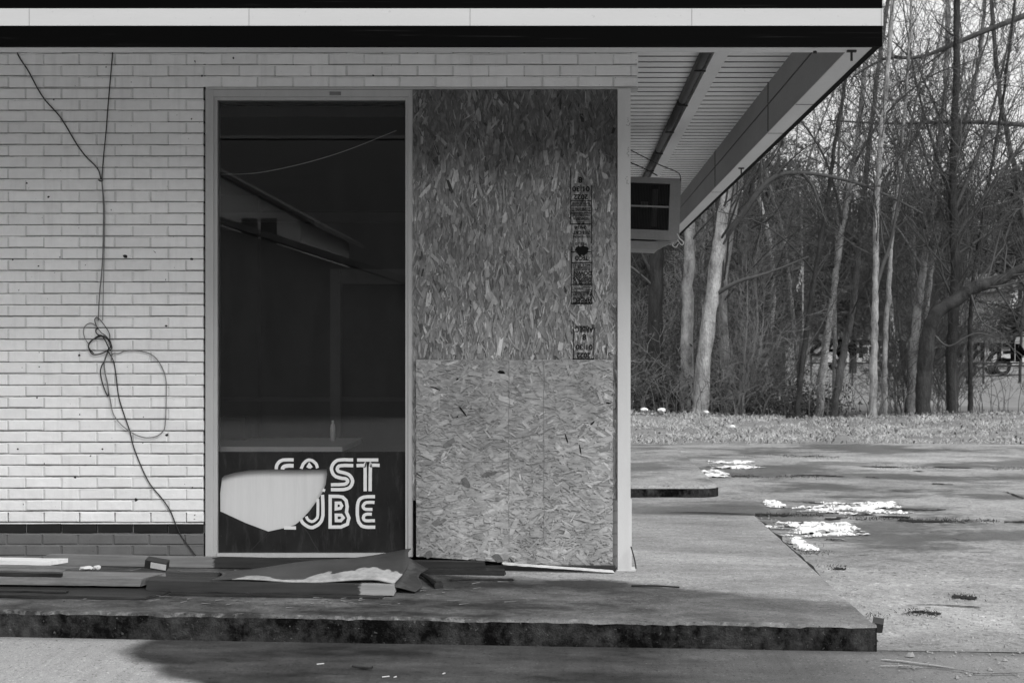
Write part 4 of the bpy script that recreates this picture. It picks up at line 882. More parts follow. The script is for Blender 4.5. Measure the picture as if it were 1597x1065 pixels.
# block put in for the dark hole and shadow by the corner, then crumbs
MM = Matrix.Translation((X(1369, 7.05), 7.05, lot_z(1.53, 7.05)+0.03)) @ Matrix.Rotation(R(-14), 4, 'Z') @ Matrix.Rotation(R(8), 4, 'Y')
mb = MB(); mb.box(-0.026, 0.028, -0.08, 0.08, -0.032, 0.012, M=MM); mb.box(-0.02, 0.022, -0.086, -0.0805, -0.03, 0.008, M=MM)
tag(mb.build('hole_shadow', MAT['black_plastic']), 'black block put in for the dark hole and shadow beside the front corner of the sidewalk', 'block')
mb = MB()
random.seed(31)
def bit(px, py, r_):
    d = 1.37*F/(py-CY); x = X(px, d); z = lot_z(x, d) if d > 6.61 else apron_z(x); k = 6
    vs = [(x + r_*random.uniform(.6, 1.3)*math.cos(t), d + r_*random.uniform(.6, 1.3)*math.sin(t), z) for t in np.linspace(0, 6.28, k, False)]
    tp = [(x + (a_-x)*.5, d + (b_-d)*.5, z + r_*random.uniform(.5, 1.1)) for a_, b_, c_ in vs]
    mb.add(vs + tp, [(i, (i+1) % k, k+(i+1) % k, k+i) for i in range(k)] + [tuple(range(k, 2*k))])
for i in range(170): bit(random.uniform(1385, 1590), 945 + abs(random.gauss(0, 45)), random.uniform(.003, .008))
for i in range(70):
    t = random.random(); bit(1372 - 190*t + random.gauss(6, 5), 970 - 165*t + random.uniform(-4, 4), random.uniform(.004, .011))
for px, py, r_ in ((1420, 1004, .02), (1492, 1036, .012), (1543, 1023, .012), (1568, 988, .012), (1517, 976, .011), (1567, 1008, .014), (1497, 983, .011), (1512, 1032, .008), (1555, 1051, .008), (1590, 996, .009)): bit(px, py, r_)
tag(mb.build('gravel', MAT['rubble']), 'loose gravel and concrete crumbs beside the sidewalk corner', 'gravel', kind='stuff')

# ------------------------------------------------------------------ bright glints put in as white patches on the broken pavement
def glint(label, px0, px1, py0, py1, seed, thr=0.05, stretch=2.2):
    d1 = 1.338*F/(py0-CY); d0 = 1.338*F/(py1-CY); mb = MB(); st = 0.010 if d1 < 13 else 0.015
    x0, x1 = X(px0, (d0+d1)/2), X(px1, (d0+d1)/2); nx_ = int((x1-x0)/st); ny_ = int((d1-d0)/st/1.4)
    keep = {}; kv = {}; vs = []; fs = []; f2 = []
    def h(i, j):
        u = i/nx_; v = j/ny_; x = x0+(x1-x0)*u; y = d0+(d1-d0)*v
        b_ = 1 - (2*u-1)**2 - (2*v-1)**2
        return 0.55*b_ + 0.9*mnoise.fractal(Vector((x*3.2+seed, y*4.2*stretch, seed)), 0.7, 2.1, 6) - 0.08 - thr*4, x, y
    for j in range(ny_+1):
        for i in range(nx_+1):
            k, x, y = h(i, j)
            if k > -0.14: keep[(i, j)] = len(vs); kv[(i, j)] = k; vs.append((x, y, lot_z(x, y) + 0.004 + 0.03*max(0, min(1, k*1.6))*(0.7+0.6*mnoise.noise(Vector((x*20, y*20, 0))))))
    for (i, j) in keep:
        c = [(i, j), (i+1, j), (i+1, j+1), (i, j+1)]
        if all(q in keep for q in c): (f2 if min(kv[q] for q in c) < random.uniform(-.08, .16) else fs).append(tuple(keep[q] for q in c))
    mb.add(vs, fs); mb.add([], [tuple(i - mb.n for i in q) for q in f2], 1); o = mb.build('glint_patch', [MAT['bright_white'], MAT['glint_rim']], smooth=True); tag(o, label, 'glint', 'white painted glints on the broken pavement')
glint('longest white painted glint, behind the others in the middle of the lot', 1235, 1425, 781, 804, 3.1, 0.06)
glint('large white painted glint right beside the back corner of the sidewalk', 1196, 1345, 812, 842, 7.7, 0.05)
glint('small bright painted glint tight against the sidewalk edge', 1232, 1268, 838, 862, 2.2, -0.05)
glint('far white painted glint strip just right of the raised kerb pad', 1104, 1190, 719, 733, 5.5, 0.05)
glint('white painted glint on the far pavement behind the kerb nose', 1075, 1138, 734, 748, 9.4, 0.06)
glint('small painted glint nearest the kerb nose on the lot', 1192, 1225, 782, 792, 4.4, -0.05)

# ------------------------------------------------------------------ grass, brush, leaf litter
random.seed(21); rs = np.random.RandomState(5)
def blades(name, label, spots, hmin, hmax, wid, lean, mat, cat):
    vs = []; fs = []
    for (x, y, z) in spots:
        a_ = random.uniform(0, 6.28); h = random.uniform(hmin, hmax) * (1 if hmax < .05 else .45 + 1.9*max(0, mnoise.noise(Vector((x*1.7, y*1.9, 9))))); l = random.uniform(0, lean)*h; b_ = random.uniform(0, 6.28)
        dx, dy = math.cos(a_)*wid, math.sin(a_)*wid; ex, ey = math.cos(b_)*l, math.sin(b_)*l; n = len(vs)
        vs += [(x-dx, y-dy, z), (x+dx, y+dy, z), (x+dx*.6+ex*.45, y+dy*.6+ey*.45, z+h*.6), (x-dx*.6+ex*.45, y-dy*.6+ey*.45, z+h*.6), (x+ex, y+ey, z+h*.95)]
        fs += [(n, n+1, n+2, n+3), (n+3, n+2, n+4)]
    mb = MB(); mb.add(vs, fs); return tag(mb.build(name, mat), label, cat, kind='stuff')
sp = []
while len(sp) < 42000:
    x, y = random.uniform(-1, 12), 18.85 + abs(random.gauss(0, 2.4))
    if y > 26: continue
    if mnoise.noise(Vector((x*1.2, y*1.6, 0))) + 0.5*mnoise.noise(Vector((x*4, y*5, 7))) + random.uniform(-.35, .45) > 0.10: sp.append((x, y, terr(x, y)))
blades('grass', 'dry pale grass on the bank between the lot and the trees', sp, 0.015, 0.085, 0.006, 2.6, MAT['straw'], 'grass')
sp = []
for pts in ([(1178, 802), (1285, 802)], [(1400, 812), (1597, 815)], [(1290, 810), (1420, 808)], [(1290, 727), (1597, 731)], [(1140, 743), (1315, 745)], [(1160, 711), (1310, 712)]):
    for i in range(int((pts[1][0]-pts[0][0])*4)):
        t = random.random(); px = pts[0][0]+(pts[1][0]-pts[0][0])*t; py = pts[0][1]+(pts[1][1]-pts[0][1])*t + random.gauss(0, 1.4); d = 1.338*F/(py-CY); x = X(px, d)
        if mnoise.noise(Vector((x*2, d, 5))) > -.1: sp.append((x, d, lot_z(x, d)))
for cx_, cy_, n in ((1437, 937, 160), (1505, 919, 90), (1300, 885, 60), (1270, 862, 80), (1248, 850, 60), (1360, 942, 40)):
    for i in range(n):
        px = cx_ + random.gauss(0, 14); py = cy_ + random.gauss(0, 2.2); d = 1.338*F/(py-CY); sp.append((X(px, d), d, lot_z(X(px, d), d)))
blades('weeds', 'dead weeds growing in the cracks of the lot', sp, 0.004, 0.018, 0.0022, 2.0, MAT['bark_dark'], 'weeds')
vs = []; fs = []          # fallen leaves over bank and under the trees
for i in range(6000):
    x, y = random.uniform(-1, 13), random.uniform(18.9, 30); z = terr(x, y) + random.uniform(.01, .05); r_ = random.uniform(.01, .028); a_ = random.uniform(0, 6.28); n = len(vs)
    t1, t2 = random.uniform(-.03, .03), random.uniform(-.03, .03)
    vs += [(x+math.cos(a_)*r_, y+math.sin(a_)*r_, z+t1), (x-math.sin(a_)*r_*.5, y+math.cos(a_)*r_*.5, z+t2), (x-math.cos(a_)*r_, y-math.sin(a_)*r_, z-t1), (x+math.sin(a_)*r_*.5, y-math.cos(a_)*r_*.5, z-t2)]; fs.append((n, n+1, n+2, n+3))
mb = MB(); mb.add(vs, fs); tag(mb.build('leaf_litter', MAT['leaf']), 'fallen dead leaves under the bare trees', 'leaves', kind='stuff')
mb = MB(); random.seed(77)          # brambles and saplings at the tree feet
for i in range(1500):
    y = random.uniform(23.4, 29); x = random.uniform(0.8, 11.5)*y/25
    dens = 0.16 + (0.84 if x/y < 0.125 else 0)
    if random.random() > dens: continue
    z = terr(x, y); L = random.uniform(.35, 1.25); a_ = random.uniform(0, 6.28); ln = random.uniform(.1, .9)
    pts = [Vector((x + math.cos(a_)*ln*t*t*L, y + math.sin(a_)*ln*t*t*L, z + L*(t - .35*ln*t*t))) + Vector((random.uniform(-.03, .03), random.uniform(-.03, .03), 0))*t for t in (0, .25, .5, .75, 1)]
    mb.tube(pts, [.008, .007, .006, .004, .002], 3, cap=False)
    for k in range(3):
        p = pts[random.choice((2, 3))]; q = Vector((random.uniform(-.3, .3), random.uniform(-.3, .3), random.uniform(.05, .35))); mb.tube([p, p+q*.5+Vector((0, 0, .02)), p+q], [.004, .003, .0015], 3, cap=False)
tag(mb.build('undergrowth', MAT['brush']), 'tangled bare brush round the feet of the trees', 'undergrowth', kind='stuff')
vs = []; fs = []
for i in range(9000):       # dark evergreen leaves in the brush
    c = random.choice(((1.35, 24.5, .9, .5), (2.2, 25, .7, .45), (3.6, 25.2, 1.0, .42), (2.9, 26, .9, .35), (4.4, 26, .8, .3), (1.6, 26, 1.2, .8)))
    x = c[0] + random.gauss(0, c[2]*.5); y = c[1] + random.gauss(0, .4); z = terr(x, y) + abs(random.gauss(0, c[3])); r_ = random.uniform(.02, .05); n = len(vs)
    u = Vector((random.gauss(0, 1), random.gauss(0, 1), random.gauss(0, 1))).normalized(); v = u.orthogonal().normalized(); p = Vector((x, y, z))
    vs += [p+u*r_, p+v*r_*.55, p-u*r_, p-v*r_*.55]; fs.append((n, n+1, n+2, n+3))
mb = MB(); mb.add(vs, fs); tag(mb.build('evergreen_brush', MAT['needles']), 'low dark leafy brush at the foot of the left trees', 'undergrowth', kind='stuff')
for i, (px, py, r_, lb) in enumerate(((1032, 650, .05, 'white plastic scrap in the brush left on the bank'), (1142, 666, .035, 'white litter scrap in the middle of the grass bank'), (1101, 642, .035, 'pale litter scrap at the edge of the brush'), (1005, 652, .045, 'pale scrap beside the post at the left of the bank'))):
    d = 20.5 if py > 660 else 23; x = X(px, d); scrap('litter_scrap', lb, 'litter', (x, d, terr(x, d)+.06), r_, MAT['bright_white'], .7)

# ------------------------------------------------------------------ trees
def rot_about(d, ang, az):
    d = d.normalized(); o = d.orthogonal().normalized(); o = Matrix.Rotation(az, 3, d) @ o
    return (d*math.cos(ang) + o*math.sin(ang)).normalized()
def limb(p, d, L, n, wob, up, rnd):
    pts = [p.copy()]; d = d.normalized(); s = L/n
    for i in range(n):
        d = (d + Vector((rnd.gauss(0, wob), rnd.gauss(0, wob), rnd.gauss(0, wob) + up))).normalized(); p = p + d*s; pts.append(p.copy())
    return pts
SIDES = (7, 5, 4, 3, 3)
def grow(mb, pts, r0, r1, lvl, maxlvl, rnd, dens=1.0, start=0.2, pale=0.0):
    n = len(pts); radii = [r0 + (r1-r0)*(i/(n-1))**0.8 for i in range(n)]
    mb.tube(pts, radii, SIDES[lvl], cap=False)
    if lvl >= maxlvl: return
    L = sum((pts[i+1]-pts[i]).length for i in range(n-1))
    cnt = max(2, int(1.05 * dens * (5.0, 4.5, 5.0, 5.0)[lvl] * L * (0.9, 1.0, 1.5, 2.4)[lvl]))
    cnt = min(cnt, (40, 9, 7, 5)[lvl])
    for k in range(cnt):
        t = start + (1-start) * (k + rnd.random())/cnt; t = min(t, .985); f = t*(n-1); i = min(int(f), n-2); q = pts[i].lerp(pts[i+1], f-i); dr = pts[i+1]-pts[i]
        rr = radii[i] + (radii[i+1]-radii[i])*(f-i)
        cl = L*(1-t*.5)*rnd.uniform(.30, .68) * (0.66 if lvl == 0 else 0.82)
        if lvl == 0: cl = min(cl, 4.0) + .3
        if cl < .12: continue
        d = rot_about(dr, R(rnd.uniform(28, 68)), rnd.uniform(0, 6.28))
        cr = max(.0038, min(rr*.62, .012 + .016*cl) * (0.8 if lvl else 1))
        if lvl == 0 and rnd.random() < .22: cl *= 1.5; cr = rr*.6; d = rot_about(dr, R(rnd.uniform(18, 34)), rnd.uniform(0, 6.28))
        m_ = (8, 6, 4, 3)[lvl]
        grow(mb, limb(q, d, cl, m_, .16, .05, rnd), cr, max(.0026, cr*.26), lvl+1, maxlvl, rnd, dens, .15)
def make_tree(label, path, r0, r1, seed, bark='bark', twig='twig', dens=1.0, start=.25, extra=(), group=None, maxlvl=3, name='bare_tree'):
    rnd = random.Random(seed); path = [Vector(p) for p in path]; base = path[0].copy()
    pts = smooth_path(path, 10); pts = [p + Vector((rnd.gauss(0, .006), rnd.gauss(0, .006), 0))*(1 if i else 0) for i, p in enumerate(pts)]
    t = thing(name, label, 'tree', base, group)
    n = len(pts); tm = MB(); rad = [r0 + (r1-r0)*(i/(n-1)) for i in range(n)]; rad[0] *= 1.45; rad[1] *= 1.15
    tm.tube(pts, rad, 12)
    axis = [pts[i//12] for i in range(12*n)]
    for i in range(12*n):
        p = Vector(tm.v[i]); q = p*3.5; k = 0.22*mnoise.noise(Vector((q.x*2, q.y*2, q.z*.8))) + 0.12*mnoise.noise(p*14)
        tm.v[i] = tuple(p + (p-axis[i])*k)
    o = tm.build('trunk', MAT[bark], t, smooth=True)
    cm = MB()
    full = MB(); grow(full, pts, r0*.4, r1*.4, 0, maxlvl, rnd, dens, start)
    for e_, er in extra:
        ep = smooth_path([Vector(q) for q in e_], 4); grow(full, ep, er, er*.25, 1, maxlvl, rnd, dens*1.2, .25)
    full.build('crown', MAT[twig], t, smooth=True); return t
def tp(d, *px):      # trunk path from photo pixels at distance d, foot on the ground
    p = [P(a_, b_, d) for a_, b_ in px]; p[0].z = terr(p[0].x, d) - .05; return p
G = 'bare trees along the bank'
make_tree('thick dark trunk just right of the white post', tp(25, (1022, 640), (1021, 520), (1024, 400), (1020, 250), (1010, 60), (1000, -200)), .15, .07, 1, 'bark_dark', dens=.5, start=.3, group=G)
make_tree('straight trunk with bright bark under the end of the canopy', tp(24.5, (1072, 640), (1072, 520), (1075, 400), (1078, 300), (1082, 100), (1085, -150)), .115, .06, 2, 'bark_pale', dens=.5, start=.35, group=G)
make_tree('leaning pale trunk whose limb arches over to the right', tp(24, (1090, 645), (1098, 560), (1112, 450), (1125, 350), (1138, 260), (1150, 100), (1165, -120)), .14, .06, 3, 'bark_pale', dens=.4, start=.4,
          extra=(([P(1120, 380, 24), P(1150, 345, 23.9), P(1200, 282, 23.8), P(1250, 270, 23.7), P(1330, 284, 23.6), P(1390, 308, 23.6), P(1440, 334, 23.6)], .065), ([P(1112, 462, 24), P(1150, 440, 23.8), P(1200, 425, 23.7), P(1262, 400, 23.6)], .05)), group=G)
make_tree('dark trunk rising close beside the leaning pale trunk', tp(25.5, (1135, 640), (1130, 540), (1128, 440), (1150, 300), (1175, 150), (1190, -100)), .10, .04, 4, 'bark_pale', dens=.5, start=.3, group=G)
make_tree('stout trunk with a forked base left of the gap', tp(26, (1163, 640), (1158, 560), (1156, 460), (1165, 330), (1180, 150), (1195, -100)), .125, .05, 5, 'bark', dens=.5, start=.3, group=G)
make_tree('thin slanting sapling with a dark stem left of the mirrored letters', tp(24, (1243, 645), (1252, 560), (1266, 460), (1286, 340), (1300, 240), (1330, 60), (1350, -80)), .055, .02, 6, 'bark_dark', dens=.7, start=.35, group=G)
make_tree('slanting trunk crossing the mirrored S', tp(24.6, (1276, 640), (1284, 570), (1297, 480), (1310, 380), (1335, 230), (1352, 80), (1370, -120)), .075, .03, 7, 'bark_pale', dens=.7, start=.35,
          extra=tuple(([P(a_, b_, 24.6 - .3*i) for i, (a_, b_) in enumerate(pp)], r_) for pp, r_ in (([(1315, 350), (1290, 255), (1250, 190), (1210, 160)], .03), ([(1330, 260), (1380, 180), (1450, 120), (1520, 95)], .03), ([(1300, 470), (1250, 400), (1190, 350), (1120, 330)], .025))), group=G)
make_tree('second slanting trunk beside the ringed stem in front of the mirrored letters', tp(24.9, (1299, 640), (1312, 570), (1328, 490), (1338, 400), (1352, 260), (1372, 90), (1400, -100)), .07, .03, 8, 'bark', dens=.7, start=.3, group=G)
make_tree('thin pale stem standing upright between two slanting trunks', tp(25.2, (1300, 640), (1302, 560), (1302, 470), (1305, 380), (1308, 250), (1318, 100), (1325, -50)), .04, .02, 9, 'bark_pale', dens=.6, start=.4, group=G)
make_tree('pale blotched trunk forking at mid height', tp(23.6, (1361, 645), (1363, 560), (1365, 470), (1366, 400), (1368, 300), (1378, 180), (1390, 40), (1400, -120)), .065, .03, 10, 'bark_pale', 'twig', dens=.8, start=.4,
          extra=(([P(1367, 445, 23.6), P(1376, 415, 23.6), P(1388, 380, 23.6), P(1400, 320, 23.5), P(1420, 200, 23.4), P(1450, 60, 23.3)], .05),), group=G)
make_tree('slim pale trunk right of the forking one', tp(24.2, (1379, 645), (1380, 560), (1386, 450), (1390, 380), (1402, 260), (1415, 120), (1425, -80)), .05, .02, 11, 'bark_pale', dens=.7, start=.4, group=G)
make_tree('tall pale trunk behind the bent one reaching the top edge', tp(25, (1421, 640), (1424, 560), (1434, 460), (1450, 350), (1462, 250), (1475, 120), (1482, -100)), .085, .04, 12, 'bark_pale', 'twig_pale', dens=.9, start=.35,
          extra=tuple(([P(a_, b_, 25 - .3*i) for i, (a_, b_) in enumerate(pp)], r_) for pp, r_ in (([(1450, 365), (1415, 265), (1368, 180), (1325, 85)], .035), ([(1440, 420), (1390, 345), (1320, 300), (1240, 275)], .03), ([(1458, 290), (1430, 200), (1400, 130), (1385, 20)], .03), ([(1462, 250), (1520, 160), (1600, 95)], .03))), group=G)
make_tree('second tall pale trunk touching the bent one', tp(25.6, (1437, 640), (1440, 540), (1450, 430), (1470, 330), (1500, 220), (1525, 100), (1545, -80)), .07, .03, 13, 'bark_pale', dens=.8, start=.35, group=G)
make_tree('big dark trunk bending into a thick limb towards the right', tp(23.3, (1440, 655), (1441, 590), (1449, 520), (1462, 488), (1490, 468), (1520, 448), (1560, 437), (1600, 415), (1680, 370)), .135, .07, 14, 'bark_dark', 'twig', dens=.6, start=.55,
          extra=(([P(1455, 520, 23.3), P(1480, 540, 23.1), P(1520, 520, 23), P(1560, 530, 23), P(1600, 560, 22.9)], .02), ([P(1512, 452, 23.3), P(1530, 500, 23.1), P(1560, 520, 23), P(1590, 560, 23)], .02)), group=G)
make_tree('dark upright trunk right of the bent one', tp(24.3, (1484, 655), (1484, 590), (1487, 500), (1490, 420), (1486, 300), (1490, 150), (1495, -100)), .11, .05, 15, 'bark_dark', dens=.8, start=.35,
          extra=tuple(([P(a_, b_, 24.3 + .3*i) for i, (a_, b_) in enumerate(pp)], r_) for pp, r_ in (([(1489, 345), (1530, 285), (1600, 232), (1680, 190)], .035), ([(1489, 370), (1550, 285), (1610, 205), (1680, 120)], .04), ([(1487, 320), (1455, 225), (1425, 110), (1405, -20)], .035),
                ([(1488, 330), (1538, 205), (1572, 70), (1590, -60)], .04), ([(1488, 400), (1560, 350), (1620, 300)], .03), ([(1487, 300), (1500, 180), (1540, 60), (1560, -50)], .03))), group=G)
make_tree('thin dark stem farthest right of the upright trunks', tp(24.6, (1514, 650), (1513, 580), (1513, 500), (1520, 420), (1540, 300), (1565, 150), (1590, -60)), .045, .02, 16, 'bark_dark', dens=.8, start=.35, group=G)
make_tree('bare tree leaning in from beyond the right edge', tp(25.5, (1640, 650), (1630, 540), (1610, 430), (1590, 300), (1560, 150), (1540, -60)), .09, .03, 17, 'bark', dens=.9, start=.2,
          extra=(([P(1620, 480, 25.5), P(1560, 400, 25), P(1480, 380, 24.8), P(1400, 392, 24.6)], .03), ([P(1610, 20, 25), P(1520, 55, 24.8), P(1440, 88, 24.6), P(1380, 92, 24.4), P(1330, 120, 24.3)], .06), ([P(1600, 195, 25), P(1500, 190, 24.8), P(1400, 193, 24.6), P(1290, 188, 24.4)], .05)), group=G)
# a second belt behind: five built trees, copied
rnd = random.Random(99); protos = []
for i in range(5):
    pts = [(0, 0, -.1)]; d = Vector((rnd.uniform(-.22, .22), rnd.uniform(-.1, .1), 1)).normalized(); p = Vector((0, 0, 0))
    for k in range(6): p = p + d*1.75; d = (d + Vector((rnd.gauss(0, .10), rnd.gauss(0, .06), 0))).normalized(); pts.append(tuple(p))
    protos.append(make_tree('slender bare tree standing in the wood behind the bank trees', pts, rnd.uniform(.04, .075), .02, 200+i, ('bark', 'bark_dark', 'bark_pale', 'bark', 'bark')[i], dens=.5, start=.25, group='slender trees in the wood behind the bank'))
spots = []
for i in range(15):
    y = rnd.uniform(30, 58); x = X(rnd.uniform(990, 1640), y)
    if 1495 < CX + x/y*F < 1610 and rnd.random() < .6: continue
    if 1180 < CX + x/y*F < 1245 and rnd.random() < .5: continue
    if 1258 < CX + x/y*F < 1358 and y < 53: continue
    spots.append((x, y))
for i, (x, y) in enumerate(spots):
    src = protos[i % 5]
    if i < 5: o = src
    else:
        o = src.copy(); COL.objects.link(o)
        for ch in src.children:
            c = ch.copy(); COL.objects.link(c); c.parent = o
    s_ = rnd.uniform(.8, 1.25); o.location = (x, y, terr(x, y)); o.rotation_euler = (0, 0, rnd.uniform(0, 6.28)); o.scale = (s_, s_, s_)
# low spreading saplings between the trunks
rnd = random.Random(44); sap = []
for i in range(3):
    pts = [(0, 0, -.05), (.05, 0, .5), (rnd.uniform(-.3, .3), .1, 1.5), (rnd.uniform(-.6, .6), 0, 2.8), (rnd.uniform(-1, 1), .1, 4.2)]
    sap.append(make_tree('thin many branched sapling tangled among the bigger trunks', pts, .028, .008, 300+i, 'twig_pale' if i == 1 else 'bark', ('twig', 'twig_pale', 'twig')[i], dens=1.9, start=.06, group='thin saplings tangled among the trunks'))
for i in range(34):
    y = rnd.uniform(24, 34); px = rnd.uniform(990, 1240) if i % 3 else rnd.uniform(1370, 1490); x = X(px, y); src = sap[i % 3]
    if i < 3: o = src
    else:
        o = src.copy(); COL.objects.link(o)
        for ch in src.children:
            c = ch.copy(); COL.objects.link(c); c.parent = o
    s_ = rnd.uniform(.6, 1.25); o.location = (x, y, terr(x, y)); o.rotation_euler = (rnd.uniform(-.25, .25), rnd.uniform(-.35, .35), rnd.uniform(0, 6.28)); o.scale = (s_, s_, s_)
# far wood on the hillside, one mass
mb = MB(); rnd = random.Random(5)
for i in range(900):
    y = 64 + 150*rnd.random()**1.3; px = rnd.uniform(930, 1690); x = X(px, y); z = terr(x, y); h = rnd.uniform(5, 8.5)
    if px > 1490 and y < 112: continue
    if px > 1225 and y < 92: continue
    p = Vector((x, y, z)); pts = limb(p, Vector((rnd.gauss(0, .06), rnd.gauss(0, .06), 1)), h, 5, .05, .02, rnd); mb.tube(pts, [.17, .15, .12, .09, .06, .02], 4, cap=False)
    for k in range(15):
        t = rnd.uniform(.2, .97)*5; j = min(int(t), 4); q = pts[j].lerp(pts[j+1], t-j); d = rot_about(Vector((0, 0, 1)), R(rnd.uniform(30, 75)), rnd.uniform(0, 6.28))
        lp = limb(q, d, rnd.uniform(1, 2.6), 3, .2, .08, rnd); mb.tube(lp, [.045, .035, .025, .015], 3, cap=False)
        for m_ in range(3):
            d2 = rot_about(lp[2]-lp[1], R(rnd.uniform(25, 70)), rnd.uniform(0, 6.28)); mb.tube(limb(lp[rnd.choice((1, 2))], d2, rnd.uniform(.5, 1.4), 2, .2, .05, rnd), [.022, .017, .01], 3, cap=False)
tag(mb.build('distant_wood', MAT['far_wood']), 'grey bare wood covering the hillside', 'wood', kind='stuff')
# evergreens
def evergreen(label, d, px, pyt, wpx, seed, n=5200):
    rnd = random.Random(seed); x = X(px, d); z0 = terr(x, d); top = Z(pyt, d); t = thing('evergreen_tree', label, 'tree', (x, d, z0))
    mb = MB(); mb.tube([(x, d, z0-.1), (x+.1, d, (z0+top)/2), (x, d, top-.3)], [.2, .13, .03], 7); mb.build('trunk', MAT['bark_dark'], t)
    vs = []; fs = []; cl = []
    for k in range(46):
        h = rnd.uniform(.30, 1); r_ = (1.05-h)**.7*wpx/F*d*.75 + .15; a_ = rnd.uniform(0, 6.28); cl.append(Vector((x + math.cos(a_)*r_*rnd.uniform(.2, 1), d + math.sin(a_)*r_*rnd.uniform(.2, 1), z0 + (top-z0)*h)))
    for i in range(n):
        c = rnd.choice(cl); p = c + Vector((rnd.gauss(0, .30), rnd.gauss(0, .30), rnd.gauss(0, .16)))*(d/40); r_ = rnd.uniform(.04, .13)*d/40; q = len(vs)
        u = Vector((rnd.gauss(0, 1), rnd.gauss(0, 1), rnd.gauss(0, .6))).normalized(); v = u.orthogonal().normalized(); vs += [p+u*r_, p+v*r_*.4, p-u*r_, p-v*r_*.4]; fs.append((q, q+1, q+2, q+3))
    mb = MB(); mb.add(vs, fs); mb.build('crown', MAT['needles'], t)
evergreen('dark evergreen crown showing just right of the canopy beam', 44, 1215, 225, 75, 1)
evergreen('evergreen crown rising behind the leaning trunks', 52, 1110, 300, 60, 2)
evergreen('evergreen tree far back on the hill at the right', 95, 1590, 262, 50, 3)
evergreen('broad dark evergreen on the hillside in the middle of the wood', 70, 1330, 350, 80, 4)
evergreen('round dark evergreen shrub beside the far house', 92, 1582, 478, 22, 5, 1500)

# ------------------------------------------------------------------ far side of the wood: letter sign, vehicles, flag, house
ld = 52.0
sg = thing('letter_sign', 'black cut-out letters reading MERRY CHRISTMAS seen from behind among the trees', 'sign', (X(1430, ld), ld, terr(X(1430, ld), ld)))
for ch, px in zip('SAMTSIRHC' + 'YRREM', (1272, 1298, 1321, 1343, 1365, 1379, 1396, 1419, 1443, 1497, 1523, 1549, 1573, 1598)):
    me = text_mesh(ch, 0.93, 0.03, bold=0.018); zc = Z(542 + (px-1272)*.025, ld); xc = X(px, ld)
    xs_ = [v.co.x for v in me.vertices]; ys_ = [v.co.y for v in me.vertices]; cx0 = (min(xs_)+max(xs_))/2; cy0 = (min(ys_)+max(ys_))/2; k = .66/(max(ys_)-min(ys_))
    mb = MB(); bold = 1
    mb.add([(xc - (v.co.x-cx0)*k*1.05, ld + v.co.z, zc + (v.co.y-cy0)*k) for v in me.vertices], [tuple(p.vertices) for p in me.polygons])
    o = mb.build('letter', MAT['black_fascia'], sg); 
    cu = o.modifiers.new('bold', 'DISPLACE'); cu.strength = .012; cu.mid_level = 0
mb = MB(); mb.box(X(1262, ld), X(1610, ld), ld+.05, ld+.08, Z(559, ld)-.2, Z(559, ld)-.14)
for px in (1266, 1330, 1408, 1470, 1535, 1606): mb.box(X(px, ld)-.03, X(px, ld)+.03, ld+.081, ld+.14, terr(X(px, ld), ld)-.1, Z(548, ld))
mb.build('sign_rail', MAT['bark_dark'], sg)
def vehicle(name, label, cat, px, d, mat, pick=False, flip=1):
    x = X(px, d); z = terr(x, d); t = thing(name, label, cat, (x, d, z)); k = flip
    if pick: prof = [(-2.7,.45),(-2.75,.8),(-2.6,.98),(-1.5,1.05),(-.75,1.72),(.6,1.76),(.8,1.08),(2.6,1.06),(2.65,.5)]
    else: prof = [(-2.2,.35),(-2.25,.65),(-2.05,.82),(-1.1,.92),(-.45,1.38),(.75,1.42),(1.5,.98),(2.15,.92),(2.25,.4)]
    wxs = (-1.75, 1.75) if pick else (-1.4, 1.4); wr = .38 if pick else .33
    lower = []
    for cxw in (wxs[1], wxs[0]): lower += [(cxw + (wr+.06)*math.cos(a_), .38 + (wr+.06)*math.sin(a_)) for a_ in np.linspace(0, math.pi, 9)]
    out = prof + lower; n = len(out); mb = MB()
    v = [(x+k*a_, d-.85, z+b_) for a_, b_ in out] + [(x+k*a_, d+.85, z+b_) for a_, b_ in out]
    mb.add(v, [tuple(range(n)), tuple(range(2*n-1, n-1, -1))] + [(i, (i+1) % n, n+(i+1) % n, n+i) for i in range(n)]); mb.build('body', mat, t)
    mb = MB()
    gl = [[(-1.25,1.10),(-.68,1.62),(-.1,1.66),(-.1,1.10)], [(-.02,1.10),(-.02,1.66),(.5,1.66),(.62,1.12)]] if pick else [[(-.95,.95),(-.4,1.30),(.1,1.33),(.1,.95)], [(.18,.95),(.18,1.33),(.7,1.33),(1.25,.98)]]
    for g in gl: mb.add([(x+k*a_, d-.856, z+b_) for a_, b_ in g], [(0, 1, 2, 3)])
    mb.build('window', MAT['car_glass'], t)
    for cxw in wxs:
        for yy in (-.72, .72):
            mb = MB(); mb.tube([(x+k*cxw, d+yy-.11, z+wr), (x+k*cxw, d+yy+.11, z+wr)], wr, 18); w_ = mb.build('wheel', MAT['tyre'], t)
            mb = MB(); mb.tube([(x+k*cxw, d+yy-.118, z+wr), (x+k*cxw, d+yy-.111, z+wr)], wr*.58, 14); mb.build('rim', MAT['galv'], w_)
    mb = MB(); mb.box(x-k*2.7 if pick else x-k*2.2, x+k*2.6 if pick else x+k*2.2, d-.90, d-.853, z+.40, z+.48); mb.build('trim', MAT['dark_metal'], t)
vehicle('pickup_truck', 'pale pickup truck parked behind the mirrored letters at the right edge', 'truck', 1614, 66, MAT['car_white'], True, -1)
vehicle('parked_car', 'white car parked far behind the mirrored letter T', 'car', 1345, 78, MAT['car_white'])
vehicle('parked_car', 'grey car parked behind the trunks left of the truck', 'car', 1455, 64, MAT['car_grey'])
